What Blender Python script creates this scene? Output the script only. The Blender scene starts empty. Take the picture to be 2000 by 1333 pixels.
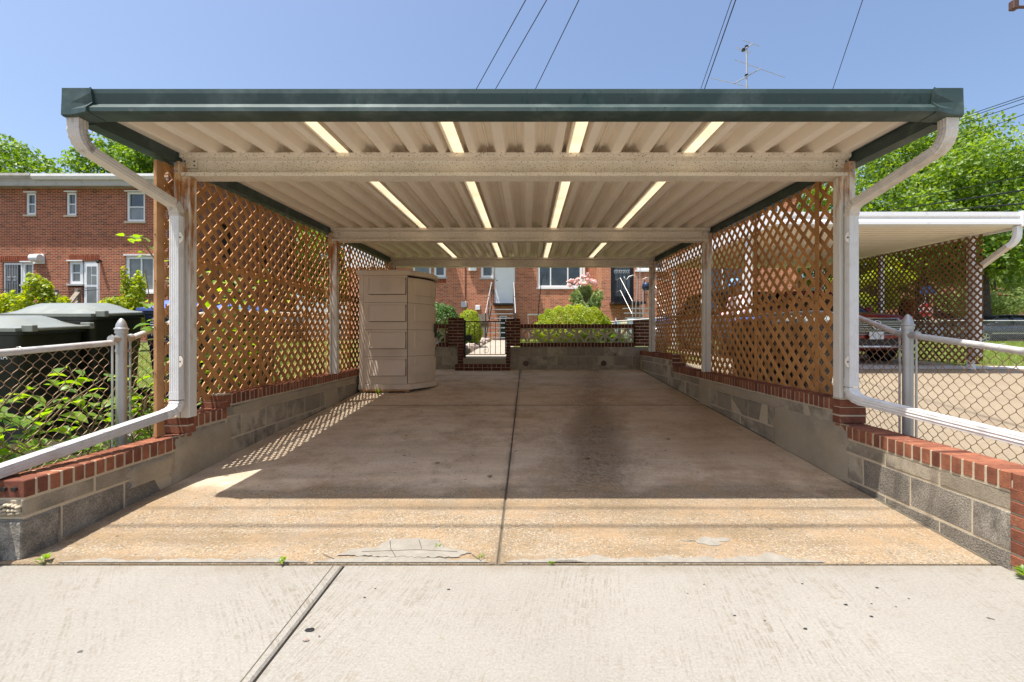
import bpy, bmesh, math, random
import numpy as np
from mathutils import Vector, Matrix
random.seed(7)
R = math.radians
sc = bpy.context.scene
COL = sc.collection

# ---------------------------------------------------------------- camera, sky, sun, exposure
F, CX, CY, CH = 889.0, 1030.0, 658.0, 1.18       # focal length in px of the 2000 px wide frame, axis, camera height
def PX(px, Y): return (px - CX) * Y / F
def PZ(py, Y): return CH + (CY - py) * Y / F
cam = bpy.data.cameras.new('camera'); camo = bpy.data.objects.new('camera', cam); COL.objects.link(camo)
camo.location = (0, 0, CH); camo.rotation_euler = (R(90), 0, 0)
cam.sensor_width = 36; cam.lens = F / 2000 * 36
cam.shift_x = -(CX - 1000) / 2000; cam.shift_y = -(666.5 - CY) / 2000
cam.clip_start = 0.05; cam.clip_end = 2000
sc.camera = camo
LD = Vector((.69, .456, -2.63)).normalized()
world = bpy.data.worlds.new('World'); sc.world = world; world.use_nodes = True
wn = world.node_tree; bg = wn.nodes['Background']
sky = wn.nodes.new('ShaderNodeTexSky'); sky.sky_type = 'NISHITA'; sky.sun_disc = False
sky.sun_elevation = math.asin(-LD.z); sky.sun_rotation = math.atan2(-LD.x, -LD.y)
sky.air_density = 1.0; sky.dust_density = 3.2; sky.ozone_density = 3.3
wn.links.new(sky.outputs[0], bg.inputs[0]); bg.inputs[1].default_value = 0.075
sun = bpy.data.lights.new('sun', 'SUN'); sun.energy = 2.55; sun.angle = R(.5); sun.color = (1, .97, .925)
suno = bpy.data.objects.new('sun', sun); COL.objects.link(suno); suno.location = (-4, -3, 12)
suno.rotation_euler = LD.to_track_quat('-Z', 'Y').to_euler()
sc.view_settings.view_transform = 'Standard'; sc.view_settings.look = 'None'
sc.view_settings.gamma = 1; sc.view_settings.use_curve_mapping = False
sc.view_settings.exposure = 1.62
sc.cycles.max_bounces = 10; sc.cycles.diffuse_bounces = 6; sc.cycles.transparent_max_bounces = 8
sc.cycles.use_denoising = True

# ---------------------------------------------------------------- materials
def lin(c):
    return tuple(((v / 12.92) if v <= .04045 else ((v + .055) / 1.055) ** 2.4) for v in c)
def S(r, g, b): return lin((r / 255, g / 255, b / 255))
class NT:
    def __init__(s, name):
        s.m = bpy.data.materials.new(name); s.m.use_nodes = True
        s.t = s.m.node_tree; s.b = s.t.nodes['Principled BSDF']; s.out = s.t.nodes['Material Output']
    def n(s, typ, **kw):
        x = s.t.nodes.new(typ)
        for k, v in kw.items():
            if k.startswith('i_'): 
                key = k[2:]; x.inputs[int(key) if key.isdigit() else key.replace('_', ' ')].default_value = v
            else: setattr(x, k, v)
        return x
    def l(s, a, b): s.t.links.new(a, b)
    def coord(s, scale=(1, 1, 1), loc=(0, 0, 0), rot=(0, 0, 0), src='Object'):
        tc = s.n('ShaderNodeTexCoord'); mp = s.n('ShaderNodeMapping')
        mp.inputs['Scale'].default_value = scale; mp.inputs['Location'].default_value = loc; mp.inputs['Rotation'].default_value = rot
        s.l(tc.outputs[src], mp.inputs[0]); return mp.outputs[0]
    def noise(s, vec, scale, detail=4, rough=.55, lo=.35, hi=.65):
        x = s.n('ShaderNodeTexNoise'); x.inputs['Scale'].default_value = scale; x.inputs['Detail'].default_value = detail
        x.inputs['Roughness'].default_value = rough; s.l(vec, x.inputs['Vector'])
        return s.ramp(x.outputs[0], lo, hi)
    def ramp(s, v, lo, hi):
        mr = s.n('ShaderNodeMapRange'); mr.inputs[1].default_value = lo; mr.inputs[2].default_value = hi
        s.l(v, mr.inputs[0]); return mr.outputs[0]
    def mix(s, f, a, b, mode='MIX'):
        x = s.n('ShaderNodeMix', data_type='RGBA', blend_type=mode)
        if isinstance(f, float): x.inputs[0].default_value = f
        else: s.l(f, x.inputs[0])
        for v, i in ((a, 6), (b, 7)):
            if isinstance(v, tuple): x.inputs[i].default_value = (*v, 1)
            else: s.l(v, x.inputs[i])
        return x.outputs[2]
    def math(s, op, a, b=None):
        x = s.n('ShaderNodeMath', operation=op, use_clamp=False)
        for i, v in enumerate((a, b)):
            if v is None: continue
            if isinstance(v, (int, float)): x.inputs[i].default_value = v
            else: s.l(v, x.inputs[i])
        return x.outputs[0]
    def bump(s, h, strength, dist, prev=None):
        x = s.n('ShaderNodeBump'); x.inputs['Strength'].default_value = strength; x.inputs['Distance'].default_value = dist
        s.l(h, x.inputs['Height'])
        if prev is not None: s.l(prev, x.inputs['Normal'])
        return x.outputs[0]
    def done(s, color, rough=.8, metal=0, normal=None, spec=.4):
        if isinstance(color, tuple): s.b.inputs['Base Color'].default_value = (*color, 1)
        else: s.l(color, s.b.inputs['Base Color'])
        if isinstance(rough, (int, float)): s.b.inputs['Roughness'].default_value = rough
        else: s.l(rough, s.b.inputs['Roughness'])
        s.b.inputs['Metallic'].default_value = metal
        s.b.inputs['Specular IOR Level'].default_value = spec
        if normal is not None: s.l(normal, s.b.inputs['Normal'])
        return s.m
def simple(name, c, rough=.7, metal=0, c2=None, sc_=6, bump=0, bsc=60, spec=.4, rand=0, lo=.35, hi=.65, detail=5):
    k = NT(name); v = k.coord(); col = c
    if c2: col = k.mix(k.noise(v, sc_, detail, .6, lo, hi), c, c2)
    if rand:
        oi = k.n('ShaderNodeObjectInfo'); hs = k.n('ShaderNodeHueSaturation')
        k.l(k.ramp(oi.outputs['Random'], 0, 1), hs.inputs['Value'])
        mr = k.n('ShaderNodeMapRange'); mr.inputs[3].default_value = 1 - rand; mr.inputs[4].default_value = 1 + rand
        k.l(oi.outputs['Random'], mr.inputs[0]); k.l(mr.outputs[0], hs.inputs['Value'])
        if isinstance(col, tuple): hs.inputs['Color'].default_value = (*col, 1)
        else: k.l(col, hs.inputs['Color'])
        col = hs.outputs[0]
    nrm = None
    if bump: nrm = k.bump(k.noise(v, bsc, 3, .6, 0, 1), bump, .01)
    return k.done(col, rough, metal, nrm, spec)
def gauss(k, comp, c, w):   # 1 at comp==c falling to 0 at distance w
    return k.math('MAXIMUM', k.math('SUBTRACT', 1.0, k.math('DIVIDE', k.math('ABSOLUTE', k.math('SUBTRACT', comp, c)), w)), 0.0)

def mat_drive():
    k = NT('drive_concrete'); v = k.coord()
    sep = k.n('ShaderNodeSeparateXYZ'); k.l(v, sep.inputs[0]); x, y = sep.outputs[0], sep.outputs[1]
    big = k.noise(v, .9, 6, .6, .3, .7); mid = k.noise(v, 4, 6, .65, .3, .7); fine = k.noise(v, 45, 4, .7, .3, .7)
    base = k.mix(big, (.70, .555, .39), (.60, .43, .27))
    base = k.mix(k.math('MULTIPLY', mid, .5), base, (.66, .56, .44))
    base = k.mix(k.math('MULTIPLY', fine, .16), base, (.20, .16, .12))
    # exposed aggregate near the alley and along the wheel track
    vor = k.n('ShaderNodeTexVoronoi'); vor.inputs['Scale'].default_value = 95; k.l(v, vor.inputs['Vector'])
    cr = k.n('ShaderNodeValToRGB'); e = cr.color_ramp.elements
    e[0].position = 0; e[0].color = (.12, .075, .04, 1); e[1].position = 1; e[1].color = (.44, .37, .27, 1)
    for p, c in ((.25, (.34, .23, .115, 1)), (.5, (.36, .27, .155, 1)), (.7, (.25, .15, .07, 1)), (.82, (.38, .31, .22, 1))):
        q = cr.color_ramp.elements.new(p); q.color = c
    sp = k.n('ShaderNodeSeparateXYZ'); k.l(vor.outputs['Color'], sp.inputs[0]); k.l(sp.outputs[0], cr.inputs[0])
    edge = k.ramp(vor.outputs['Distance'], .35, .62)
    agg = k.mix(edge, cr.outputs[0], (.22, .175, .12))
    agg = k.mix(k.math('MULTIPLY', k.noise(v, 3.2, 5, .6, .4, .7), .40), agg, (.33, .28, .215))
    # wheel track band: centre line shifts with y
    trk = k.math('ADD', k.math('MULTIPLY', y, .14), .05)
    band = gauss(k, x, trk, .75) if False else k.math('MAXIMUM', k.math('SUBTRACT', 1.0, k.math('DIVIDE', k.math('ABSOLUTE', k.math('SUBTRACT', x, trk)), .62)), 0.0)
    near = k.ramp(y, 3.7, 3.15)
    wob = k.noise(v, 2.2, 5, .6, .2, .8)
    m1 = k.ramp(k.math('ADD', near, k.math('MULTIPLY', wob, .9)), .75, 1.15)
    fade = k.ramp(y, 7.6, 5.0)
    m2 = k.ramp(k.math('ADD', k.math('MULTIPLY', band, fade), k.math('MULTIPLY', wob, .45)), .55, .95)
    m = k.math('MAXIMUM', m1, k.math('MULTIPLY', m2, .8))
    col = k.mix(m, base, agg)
    # dark tyre / oil stain inside the track, brown rust tint deep inside
    bandf = k.math('MULTIPLY', k.ramp(k.math('ADD', band, k.math('MULTIPLY', k.noise(v, 1.7, 4, .6, .3, .7), .5)), .25, 1.2), k.ramp(y, 2.5, 3.5))
    mott = k.noise(v, 9, 9, .82, .40, .60); pit = k.noise(v, 26, 6, .85, .44, .56)
    darkm = k.math('MULTIPLY', bandf, k.math('ADD', k.math('MULTIPLY', mott, .30), k.math('MULTIPLY', k.math('MULTIPLY', pit, k.noise(v, 3.2, 5, .6, .30, .55)), .75)))
    col = k.mix(darkm, col, (.13, .092, .058))
    # brown water marks across the front strip and mildew
    st = k.n('ShaderNodeMapping'); st.inputs['Scale'].default_value = (.35, 3.2, 1); k.l(v, st.inputs[0])
    col = k.mix(k.math('MULTIPLY', k.math('MULTIPLY', k.noise(st.outputs[0], 1.6, 7, .65, .46, .66), k.math('ADD', k.math('MULTIPLY', k.ramp(y, 3.9, 3.0), .45), .22)), 1.0), col, (.17, .115, .06))
    col = k.mix(k.math('MULTIPLY', k.noise(v, 1.3, 8, .7, .52, .70), .42), col, (.24, .19, .145))
    # rusty tint right rear
    col = k.mix(k.math('MULTIPLY', k.math('MULTIPLY', k.math('MULTIPLY', k.ramp(x, .3, 1.5), k.ramp(y, 3.2, 4.4)), k.noise(v, .8, 4, .5, .35, .6)), .5), col, (.42, .27, .13))
    spots = k.noise(v, 14, 3, .5, .70, .74)
    col = k.mix(k.math('MULTIPLY', k.noise(v, 2.1, 8, .78, .48, .62), .55), col, (.33, .215, .115))
    col = k.mix(k.math('MULTIPLY', k.noise(v, 55, 2, .5, .66, .70), .7), col, (.10, .075, .055))
    col = k.mix(k.math('MULTIPLY', k.math('MULTIPLY', gauss(k, x, -.152, .05), k.noise(v, 3, 5, .6, .35, .6)), .6), col, (.12, .095, .07))
    col = k.mix(k.math('MULTIPLY', spots, .6), col, (.06, .05, .045))
    h = k.mix(m, fine, k.math('SUBTRACT', 1.0, vor.outputs['Distance']))
    n1 = k.bump(h, .35, .004); n2 = k.bump(mid, .25, .01, n1)
    return k.done(col, .88, 0, n2, .3)
def mat_alley(name, ang, wscale):
    k = NT(name); v = k.coord()
    wp = k.n('ShaderNodeTexNoise'); wp.inputs['Scale'].default_value = .8; k.l(v, wp.inputs['Vector'])
    va = k.n('ShaderNodeVectorMath', operation='SCALE'); k.l(wp.outputs['Color'], va.inputs[0]); va.inputs['Scale'].default_value = .10
    vb = k.n('ShaderNodeVectorMath', operation='ADD'); k.l(v, vb.inputs[0]); k.l(va.outputs[0], vb.inputs[1])
    mp = k.n('ShaderNodeMapping'); mp.inputs['Rotation'].default_value = (0, 0, ang); k.l(vb.outputs[0], mp.inputs[0])
    mp2 = k.n('ShaderNodeMapping'); mp2.inputs['Scale'].default_value = (wscale * 2.2, 3.2, 1); k.l(mp.outputs[0], mp2.inputs[0])
    dash = k.math('MULTIPLY', k.noise(mp2.outputs[0], 1.0, 2, .5, .48, .58), k.noise(v, 22, 4, .7, .42, .58))
    patchm = k.noise(v, 1.3, 4, .6, .40, .64)
    big = k.noise(v, .9, 6, .6, .35, .68); grit = k.noise(v, 95, 3, .7, .3, .7); grit2 = k.noise(v, 42, 4, .75, .58, .70); blot = k.noise(v, 11, 7, .75, .58, .68)
    col = k.mix(big, (.285, .266, .230), (.238, .218, .184))
    col = k.mix(k.math('MULTIPLY', k.math('SUBTRACT', 1.0, grit), .35), col, (.15, .13, .10))
    col = k.mix(k.math('MULTIPLY', grit, .28), col, (.42, .395, .35))
    col = k.mix(k.math('MULTIPLY', grit2, .5), col, (.19, .15, .10))
    col = k.mix(k.math('MULTIPLY', k.math('MULTIPLY', dash, patchm), .7), col, (.16, .13, .09))
    col = k.mix(k.math('MULTIPLY', k.math('MULTIPLY', blot, k.noise(v, 2.3, 4, .6, .45, .6)), .6), col, (.20, .155, .095))
    sp_ = k.n('ShaderNodeSeparateXYZ'); k.l(v, sp_.inputs[0])
    col = k.mix(k.math('MULTIPLY', k.math('MULTIPLY', gauss(k, sp_.outputs[1], 2.33, .10), k.noise(v, 4, 6, .7, .4, .6)), .5), col, (.20, .16, .11))
    spots = k.noise(v, 8, 3, .5, .73, .735)
    col = k.mix(k.math('MULTIPLY', spots, .8), col, (.04, .035, .03))
    n = k.bump(dash, -.4, .004); n = k.bump(grit, .35, .003, n)
    return k.done(col, .9, 0, n, .25)
def mat_concrete(name, a, b, c, s=3.0):
    k = NT(name); v = k.coord()
    col = k.mix(k.noise(v, s, 6, .6, .3, .7), a, b)
    col = k.mix(k.math('MULTIPLY', k.noise(v, 1.1, 7, .7, .5, .7), .6), col, c)
    f = k.noise(v, 90, 4, .7, .3, .7)
    col = k.mix(k.math('MULTIPLY', f, .2), col, tuple(x * .4 for x in c))
    return k.done(col, .9, 0, k.bump(f, .4, .004), .25)
def mat_block(name, a, b, pore=.8):
    k = NT(name); tc = k.n('ShaderNodeTexCoord'); oi = k.n('ShaderNodeObjectInfo')
    ad = k.n('ShaderNodeVectorMath', operation='ADD'); k.l(tc.outputs['Object'], ad.inputs[0])
    cb = k.n('ShaderNodeCombineXYZ'); k.l(k.math('MULTIPLY', oi.outputs['Random'], 40.0), cb.inputs[0]); k.l(cb.outputs[0], ad.inputs[1]); v = ad.outputs[0]
    col = k.mix(k.noise(v, 6, 6, .65, .3, .7), a, b)
    col = k.mix(k.math('MULTIPLY', k.math('MULTIPLY', k.noise(v, 3.0, 6, .7, .45, .65), oi.outputs['Random']), .8), col, (.075, .070, .062))
    p = k.noise(v, 110, 3, .6, .38, .6)
    col = k.mix(k.math('MULTIPLY', k.math('SUBTRACT', 1.0, p), .55 * pore), col, (.03, .028, .025))
    mr = k.n('ShaderNodeMapRange'); mr.inputs[3].default_value = .72; mr.inputs[4].default_value = 1.22; k.l(oi.outputs['Random'], mr.inputs[0])
    hs = k.n('ShaderNodeHueSaturation'); k.l(mr.outputs[0], hs.inputs['Value']); k.l(col, hs.inputs['Color'])
    return k.done(hs.outputs[0], .95, 0, k.bump(p, .8 * pore, .006), .15)
def mat_brick(name, a, b, dark):
    k = NT(name); tc = k.n('ShaderNodeTexCoord'); oi = k.n('ShaderNodeObjectInfo')
    ad = k.n('ShaderNodeVectorMath', operation='ADD'); k.l(tc.outputs['Object'], ad.inputs[0])
    cb = k.n('ShaderNodeCombineXYZ'); k.l(k.math('MULTIPLY', oi.outputs['Random'], 40.0), cb.inputs[0]); k.l(cb.outputs[0], ad.inputs[1]); v = ad.outputs[0]
    col = k.mix(oi.outputs['Random'], a, b)
    col = k.mix(k.math('MULTIPLY', k.noise(v, 18, 5, .7, .4, .7), .6), col, dark)
    col = k.mix(k.math('MULTIPLY', k.noise(v, 30, 5, .7, .62, .72), .5), col, (.42, .34, .26))
    f = k.noise(v, 150, 3, .6, .3, .7)
    return k.done(col, .9, 0, k.bump(f, .45, .004), .2)
def mat_brickwall(name, axis, a, b, dark, mortar, bw=.205, bh=.067):
    """coursed brickwork on far facades (too small to pick apart)"""
    k = NT(name); tc = k.n('ShaderNodeTexCoord'); sep = k.n('ShaderNodeSeparateXYZ'); k.l(tc.outputs['Object'], sep.inputs[0])
    cb = k.n('ShaderNodeCombineXYZ'); k.l(sep.outputs[axis], cb.inputs[0]); k.l(sep.outputs[2], cb.inputs[1])
    br = k.n('ShaderNodeTexBrick'); k.l(cb.outputs[0], br.inputs['Vector'])
    br.inputs['Scale'].default_value = 1; br.inputs['Brick Width'].default_value = bw; br.inputs['Row Height'].default_value = bh
    br.inputs['Mortar Size'].default_value = .0065; br.inputs['Mortar Smooth'].default_value = .2; br.inputs['Bias'].default_value = -.1
    br.inputs['Color1'].default_value = (*a, 1); br.inputs['Color2'].default_value = (*b, 1); br.inputs['Mortar'].default_value = (*mortar, 1)
    v = k.coord(); col = br.outputs['Color']
    sn = k.n('ShaderNodeMapping'); sn.inputs['Scale'].default_value = (4.9, 4.9, 14.9); k.l(v, sn.inputs[0])
    wn_ = k.n('ShaderNodeTexWhiteNoise'); fl = k.n('ShaderNodeVectorMath', operation='FLOOR'); k.l(sn.outputs[0], fl.inputs[0]); k.l(fl.outputs[0], wn_.inputs['Vector'])
    inv = k.math('SUBTRACT', 1.0, br.outputs['Fac'])
    col = k.mix(k.math('MULTIPLY', k.math('MULTIPLY', k.ramp(wn_.outputs['Value'], .6, 1.0), inv), .75), col, dark)
    col = k.mix(k.math('MULTIPLY', k.noise(v, .7, 7, .65, .42, .7), .30), col, tuple(x * .45 for x in a))
    col = k.mix(k.math('MULTIPLY', k.noise(v, 2.6, 6, .7, .66, .74), .35), col, (.5, .42, .36))
    n = k.bump(inv, .6, .008)
    return k.done(col, .92, 0, n, .15)
def mat_painted(name, c, speck=0., dirt=(.25, .17, .09), amt=.25, rough=.45, metal=0, sc_=5):
    k = NT(name); v = k.coord()
    col = k.mix(k.math('MULTIPLY', k.noise(v, sc_, 7, .65, .5, .75), amt), c, dirt)
    if speck:
        s_ = k.noise(v, 110, 2, .5, .60, .66)
        col = k.mix(k.math('MULTIPLY', s_, speck), col, (.07, .06, .05))
    return k.done(col, rough, metal, k.bump(k.noise(v, 40, 3, .5, 0, 1), .05, .01), .4)
def mat_rust(name, c, z0, z1, amt=1.):
    """painted steel with rust bleeding down from the top"""
    k = NT(name); v = k.coord(); geo = k.n('ShaderNodeNewGeometry'); sep = k.n('ShaderNodeSeparateXYZ'); k.l(geo.outputs['Position'], sep.inputs[0])
    st = k.n('ShaderNodeMapping'); st.inputs['Scale'].default_value = (14, 14, 2.2); k.l(v, st.inputs[0])
    n1 = k.noise(st.outputs[0], 1.3, 6, .65, .3, .7)
    h = k.ramp(sep.outputs[2], z0, z1)
    m = k.math('MULTIPLY', k.ramp(k.math('ADD', n1, k.math('MULTIPLY', h, .75)), .85, 1.25), amt)
    n2 = k.noise(v, 25, 6, .7, .3, .7)
    rc = k.mix(n2, (.50, .20, .045), (.20, .07, .02))
    rc = k.mix(k.noise(v, 9, 5, .6, .5, .7), rc, (.68, .42, .18))
    return k.done(k.mix(m, c, rc), .6, 0, k.bump(n2, .2, .004), .3)
def mat_leaf(name, a, b, dark, tr=.45, rough=.45):
    k = NT(name); geo = k.n('ShaderNodeNewGeometry'); oi = k.n('ShaderNodeObjectInfo')
    rnd = k.math('FRACT', k.math('ADD', geo.outputs['Random Per Island'], oi.outputs['Random']))
    col = k.mix(rnd, a, b); col = k.mix(k.ramp(k.noise(k.coord(), 1.1, 3, .5, .3, .7), .5, 1.0), col, dark)
    k.done(col, rough, 0, None, .5)
    tl = k.n('ShaderNodeBsdfTranslucent'); mx = k.n('ShaderNodeMixShader'); mx.inputs[0].default_value = tr
    hs = k.n('ShaderNodeHueSaturation'); hs.inputs['Value'].default_value = 2.1; hs.inputs['Hue'].default_value = .485; hs.inputs['Saturation'].default_value = 1.1
    k.l(col, hs.inputs['Color']); k.l(hs.outputs[0], tl.inputs['Color'])
    k.l(k.b.outputs[0], mx.inputs[1]); k.l(tl.outputs[0], mx.inputs[2]); k.l(mx.outputs[0], k.out.inputs[0])
    return k.m
def mat_glass(name, c=(.02, .024, .028), c2=(.05, .055, .06)):
    k = NT(name); v = k.coord()
    return k.done(k.mix(k.noise(v, 1.5, 2, .5, .4, .6), c, c2), .06, 0, k.bump(k.noise(v, 1.2, 2, .5, 0, 1), .08, .05), .9)
def mat_translucent(name):
    k = NT(name); v = k.coord(); col = k.mix(k.noise(v, 3, 5, .6, .4, .7), (.84, .72, .50), (.72, .58, .36))
    k.done(col, .5, 0, None, .3)
    tl = k.n('ShaderNodeBsdfTranslucent'); mx = k.n('ShaderNodeMixShader'); mx.inputs[0].default_value = .40
    k.l(col, tl.inputs['Color']); k.l(k.b.outputs[0], mx.inputs[1]); k.l(tl.outputs[0], mx.inputs[2]); k.l(mx.outputs[0], k.out.inputs[0])
    return k.m
def mat_grass(name, a, b, c):
    k = NT(name); v = k.coord()
    col = k.mix(k.noise(v, 1.1, 6, .65, .35, .65), a, b)
    col = k.mix(k.noise(v, .35, 5, .6, .52, .66), col, c)
    f = k.noise(v, 60, 4, .75, .3, .7)
    col = k.mix(k.math('MULTIPLY', f, .6), col, tuple(x * .35 for x in a))
    return k.done(col, .95, 0, k.bump(f, .8, .02), .1)

M = {}
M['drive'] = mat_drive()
M['alley_l'] = mat_alley('alley_concrete_left', R(-38), 42)
M['alley_r'] = mat_alley('alley_concrete_right', R(10), 48)
M['patch'] = mat_concrete('cement_patch', (.33, .30, .25), (.25, .225, .185), (.17, .145, .11), 14)
M['joint'] = mat_concrete('joint_dirt', (.10, .085, .06), (.16, .13, .09), (.05, .045, .035), 20)
M['ndrive'] = mat_concrete('neighbour_concrete', (.33, .265, .185), (.25, .195, .125), (.20, .15, .10), 30)
M['path'] = mat_concrete('path_concrete', (.40, .345, .27), (.34, .285, .22), (.34, .29, .23), 6)
M['walk'] = mat_concrete('light_concrete', (.46, .44, .41), (.50, .48, .45), (.40, .37, .33), 6)
M['block'] = mat_block('cinder_block', (.42, .375, .305), (.30, .265, .215))
M['block_s'] = mat_block('smooth_block', (.45, .38, .28), (.33, .28, .205), .35)
M['mortar'] = mat_concrete('mortar', (.62, .52, .37), (.54, .45, .31), (.40, .33, .23), 14)
M['parge'] = mat_concrete('parge_coat', (.47, .385, .265), (.38, .32, .225), (.15, .13, .105), 4)
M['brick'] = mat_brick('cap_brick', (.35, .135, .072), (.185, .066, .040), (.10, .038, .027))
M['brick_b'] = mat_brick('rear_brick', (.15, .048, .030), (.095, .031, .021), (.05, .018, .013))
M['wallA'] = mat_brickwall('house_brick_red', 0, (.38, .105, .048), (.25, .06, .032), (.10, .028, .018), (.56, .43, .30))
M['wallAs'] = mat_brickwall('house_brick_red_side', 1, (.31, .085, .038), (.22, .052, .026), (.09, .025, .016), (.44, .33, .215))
M['wallB'] = mat_brickwall('house_brick_orange', 0, (.54, .19, .095), (.41, .125, .065), (.19, .065, .04), (.58, .42, .30))
M['wallBs'] = mat_brickwall('house_brick_orange_side', 1, (.55, .24, .13), (.44, .16, .08), (.22, .08, .05), (.60, .44, .30))
M['sillbrick'] = mat_brick('lintel_brick', (.34, .10, .05), (.25, .065, .032), (.12, .035, .02))
def mat_fascia():
    k = NT('green_fascia'); v = k.coord(); col = k.mix(k.math('MULTIPLY', k.noise(v, 4, 7, .65, .5, .75), .45), (.036, .060, .053), (.17, .21, .19))
    mp = k.n('ShaderNodeMapping'); mp.inputs['Scale'].default_value = (26, 26, 7); mp.inputs['Rotation'].default_value = (0, R(22), 0); k.l(v, mp.inputs[0])
    col = k.mix(k.math('MULTIPLY', k.math('MULTIPLY', k.noise(mp.outputs[0], 1, 4, .7, .58, .64), k.noise(v, 1.3, 3, .5, .45, .6)), .8), col, (.012, .045, .032))
    col = k.mix(k.math('MULTIPLY', k.noise(v, 9, 6, .75, .62, .72), .5), col, (.20, .17, .12))
    return k.done(col, k.ramp(k.noise(v, 3, 5, .6, .2, .8), -1.2, 2.2), .1, k.bump(k.noise(v, 7, 3, .5, 0, 1), .12, .02), .4)
M['green'] = mat_fascia()
M['cream'] = mat_painted('cream_beam', (.72, .64, .52), .75, (.40, .30, .19), .3, .5)
M['cream2'] = mat_painted('cream_roof', (.86, .775, .65), 0, (.60, .48, .33), .2, .5, 0, 2.5)
M['skylight'] = mat_translucent('skylight_strip')
M['white'] = mat_painted('white_aluminium', (.70, .685, .65), 0, (.36, .29, .21), .42, .4, 0, 7)
M['whitep'] = mat_painted('white_paint', (.78, .78, .77), 0, (.5, .47, .42), .18, .5, 0, 3)
M['creampipe'] = mat_painted('cream_downspout', (.66, .60, .52), 0, (.16, .12, .09), .5, .45, 0, 6)
M['greypipe'] = mat_painted('grey_pipe', (.52, .50, .48), 0, (.26, .22, .18), .5, .5, 0, 8)  # greyer than the white pipe, brownish mottling, left ground run only
M['soot'] = mat_painted('sooty_elbow', (.56, .51, .45), .0, (.07, .05, .035), .85, .5, 0, 14)
M['dirtytrim'] = mat_painted('dirty_trim', (.42, .39, .34), 0, (.18, .15, .11), .8, .7, 0, 3)
M['rustpost'] = mat_rust('rusty_post', (.70, .66, .58), .8, 2.6)
M['rustpost2'] = mat_rust('worn_post', (.72, .68, .60), 1.6, 2.7, .75)
M['lattice'] = simple('lattice_brown', (.56, .285, .105), .62, 0, (.44, .205, .070), 5, .1, 90, .3, .20)
M['lattice_n'] = simple('lattice_dark_brown', (.24, .125, .055), .6, 0, (.18, .09, .04), 5, 0, 90, .3, .10)
M['wood'] = simple('raw_wood', (.50, .27, .12), .7, 0, (.38, .19, .075), 8, .2, 60)
M['greywood'] = simple('grey_wood', (.27, .22, .17), .85, 0, (.17, .135, .10), 9, .2, 60)
M['shed'] = mat_painted('shed_resin', (.70, .565, .43), 0, (.36, .27, .19), .4, .55, 0, 2.6)
M['shed_d'] = simple('shed_gap_shade', (.02, .016, .013), .8)  # near-black for gaps, openings and the shade drawn under shed panels
M['galv'] = mat_painted('galvanised', (.44, .43, .41), 0, (.30, .22, .15), .35, .42, .55, 9)
M['rail'] = mat_painted('painted_rail', (.55, .53, .50), 0, (.36, .19, .09), .6, .5, .2, 10)
M['wire'] = mat_painted('rusty_wire', (.30, .19, .11), 0, (.13, .06, .03), .6, .5, .35, 14)
M['wireg'] = mat_painted('zinc_wire', (.50, .48, .45), 0, (.2, .15, .1), .3, .45, .4, 14)
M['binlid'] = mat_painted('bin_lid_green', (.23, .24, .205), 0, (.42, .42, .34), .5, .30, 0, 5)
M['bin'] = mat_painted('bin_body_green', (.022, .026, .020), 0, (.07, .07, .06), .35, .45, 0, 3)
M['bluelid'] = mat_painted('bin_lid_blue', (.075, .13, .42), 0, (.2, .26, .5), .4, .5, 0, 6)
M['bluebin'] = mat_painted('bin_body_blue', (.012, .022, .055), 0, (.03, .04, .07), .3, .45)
M['ink'] = simple('white_ink', (.62, .62, .60), .7)
M['black'] = mat_painted('black_iron', (.012, .012, .013), 0, (.06, .045, .03), .3, .42, .2)
M['blackp'] = simple('black_plastic', (.012, .012, .013), .4)
M['plate'] = simple('number_plate', (.52, .44, .33), .7)
M['glass'] = mat_glass('window_glass')
M['blind'] = mat_glass('blind_glass', (.12, .13, .13), (.18, .19, .185))
M['grey'] = simple('light_grey', (.45, .46, .47), .5)
M['roofmem'] = simple('flat_roof', (.22, .21, .20), .8)
M['leaf'] = mat_leaf('leaf_green', (.10, .19, .022), (.17, .26, .030), (.045, .105, .014), .45)
M['leafn'] = mat_leaf('leaf_near', (.13, .25, .022), (.21, .31, .035), (.06, .14, .014), .5, .4)
M['leafy'] = mat_leaf('leaf_yellow_green', (.33, .35, .025), (.19, .28, .022), (.07, .14, .014), .45)
M['leafd'] = mat_leaf('leaf_dark', (.05, .12, .018), (.09, .17, .025), (.02, .06, .01), .3)
M['leafo'] = mat_leaf('leaf_oak', (.13, .225, .025), (.20, .28, .035), (.06, .14, .016), .45)
M['leafg'] = mat_leaf('leaf_greyish', (.30, .36, .14), (.22, .30, .09), (.13, .19, .055), .45)
M['bark'] = simple('bark', (.10, .075, .055), .95, 0, (.055, .042, .032), 6, .6, 20)
M['stem'] = simple('stem', (.20, .15, .07), .8)
M['petal'] = mat_leaf('rose_petal', (.80, .50, .46), (.88, .68, .60), (.72, .40, .40), .1)
M['grass'] = mat_grass('lawn', (.14, .20, .045), (.20, .25, .06), (.33, .26, .12))
M['soil'] = mat_grass('soil', (.11, .09, .055), (.075, .085, .03), (.15, .11, .07))
M['blade'] = mat_leaf('grass_blade', (.20, .28, .05), (.30, .33, .08), (.16, .22, .04), .4)
M['asphalt'] = mat_concrete('asphalt', (.075, .073, .07), (.055, .054, .052), (.10, .095, .09), 6)
M['stone'] = simple('edging_stone', (.42, .33, .27), .9, 0, (.28, .22, .18), 5, .4, 30, .3, .25)
M['redpaint'] = simple('red_car_paint', (.22, .014, .010), .22, .35, spec=.8)
M['greypaint'] = simple('grey_car_paint', (.055, .060, .070), .25, .4, spec=.8)
M['silverpaint'] = simple('dark_silver_paint', (.10, .10, .10), .25, .4, spec=.8)
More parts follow.
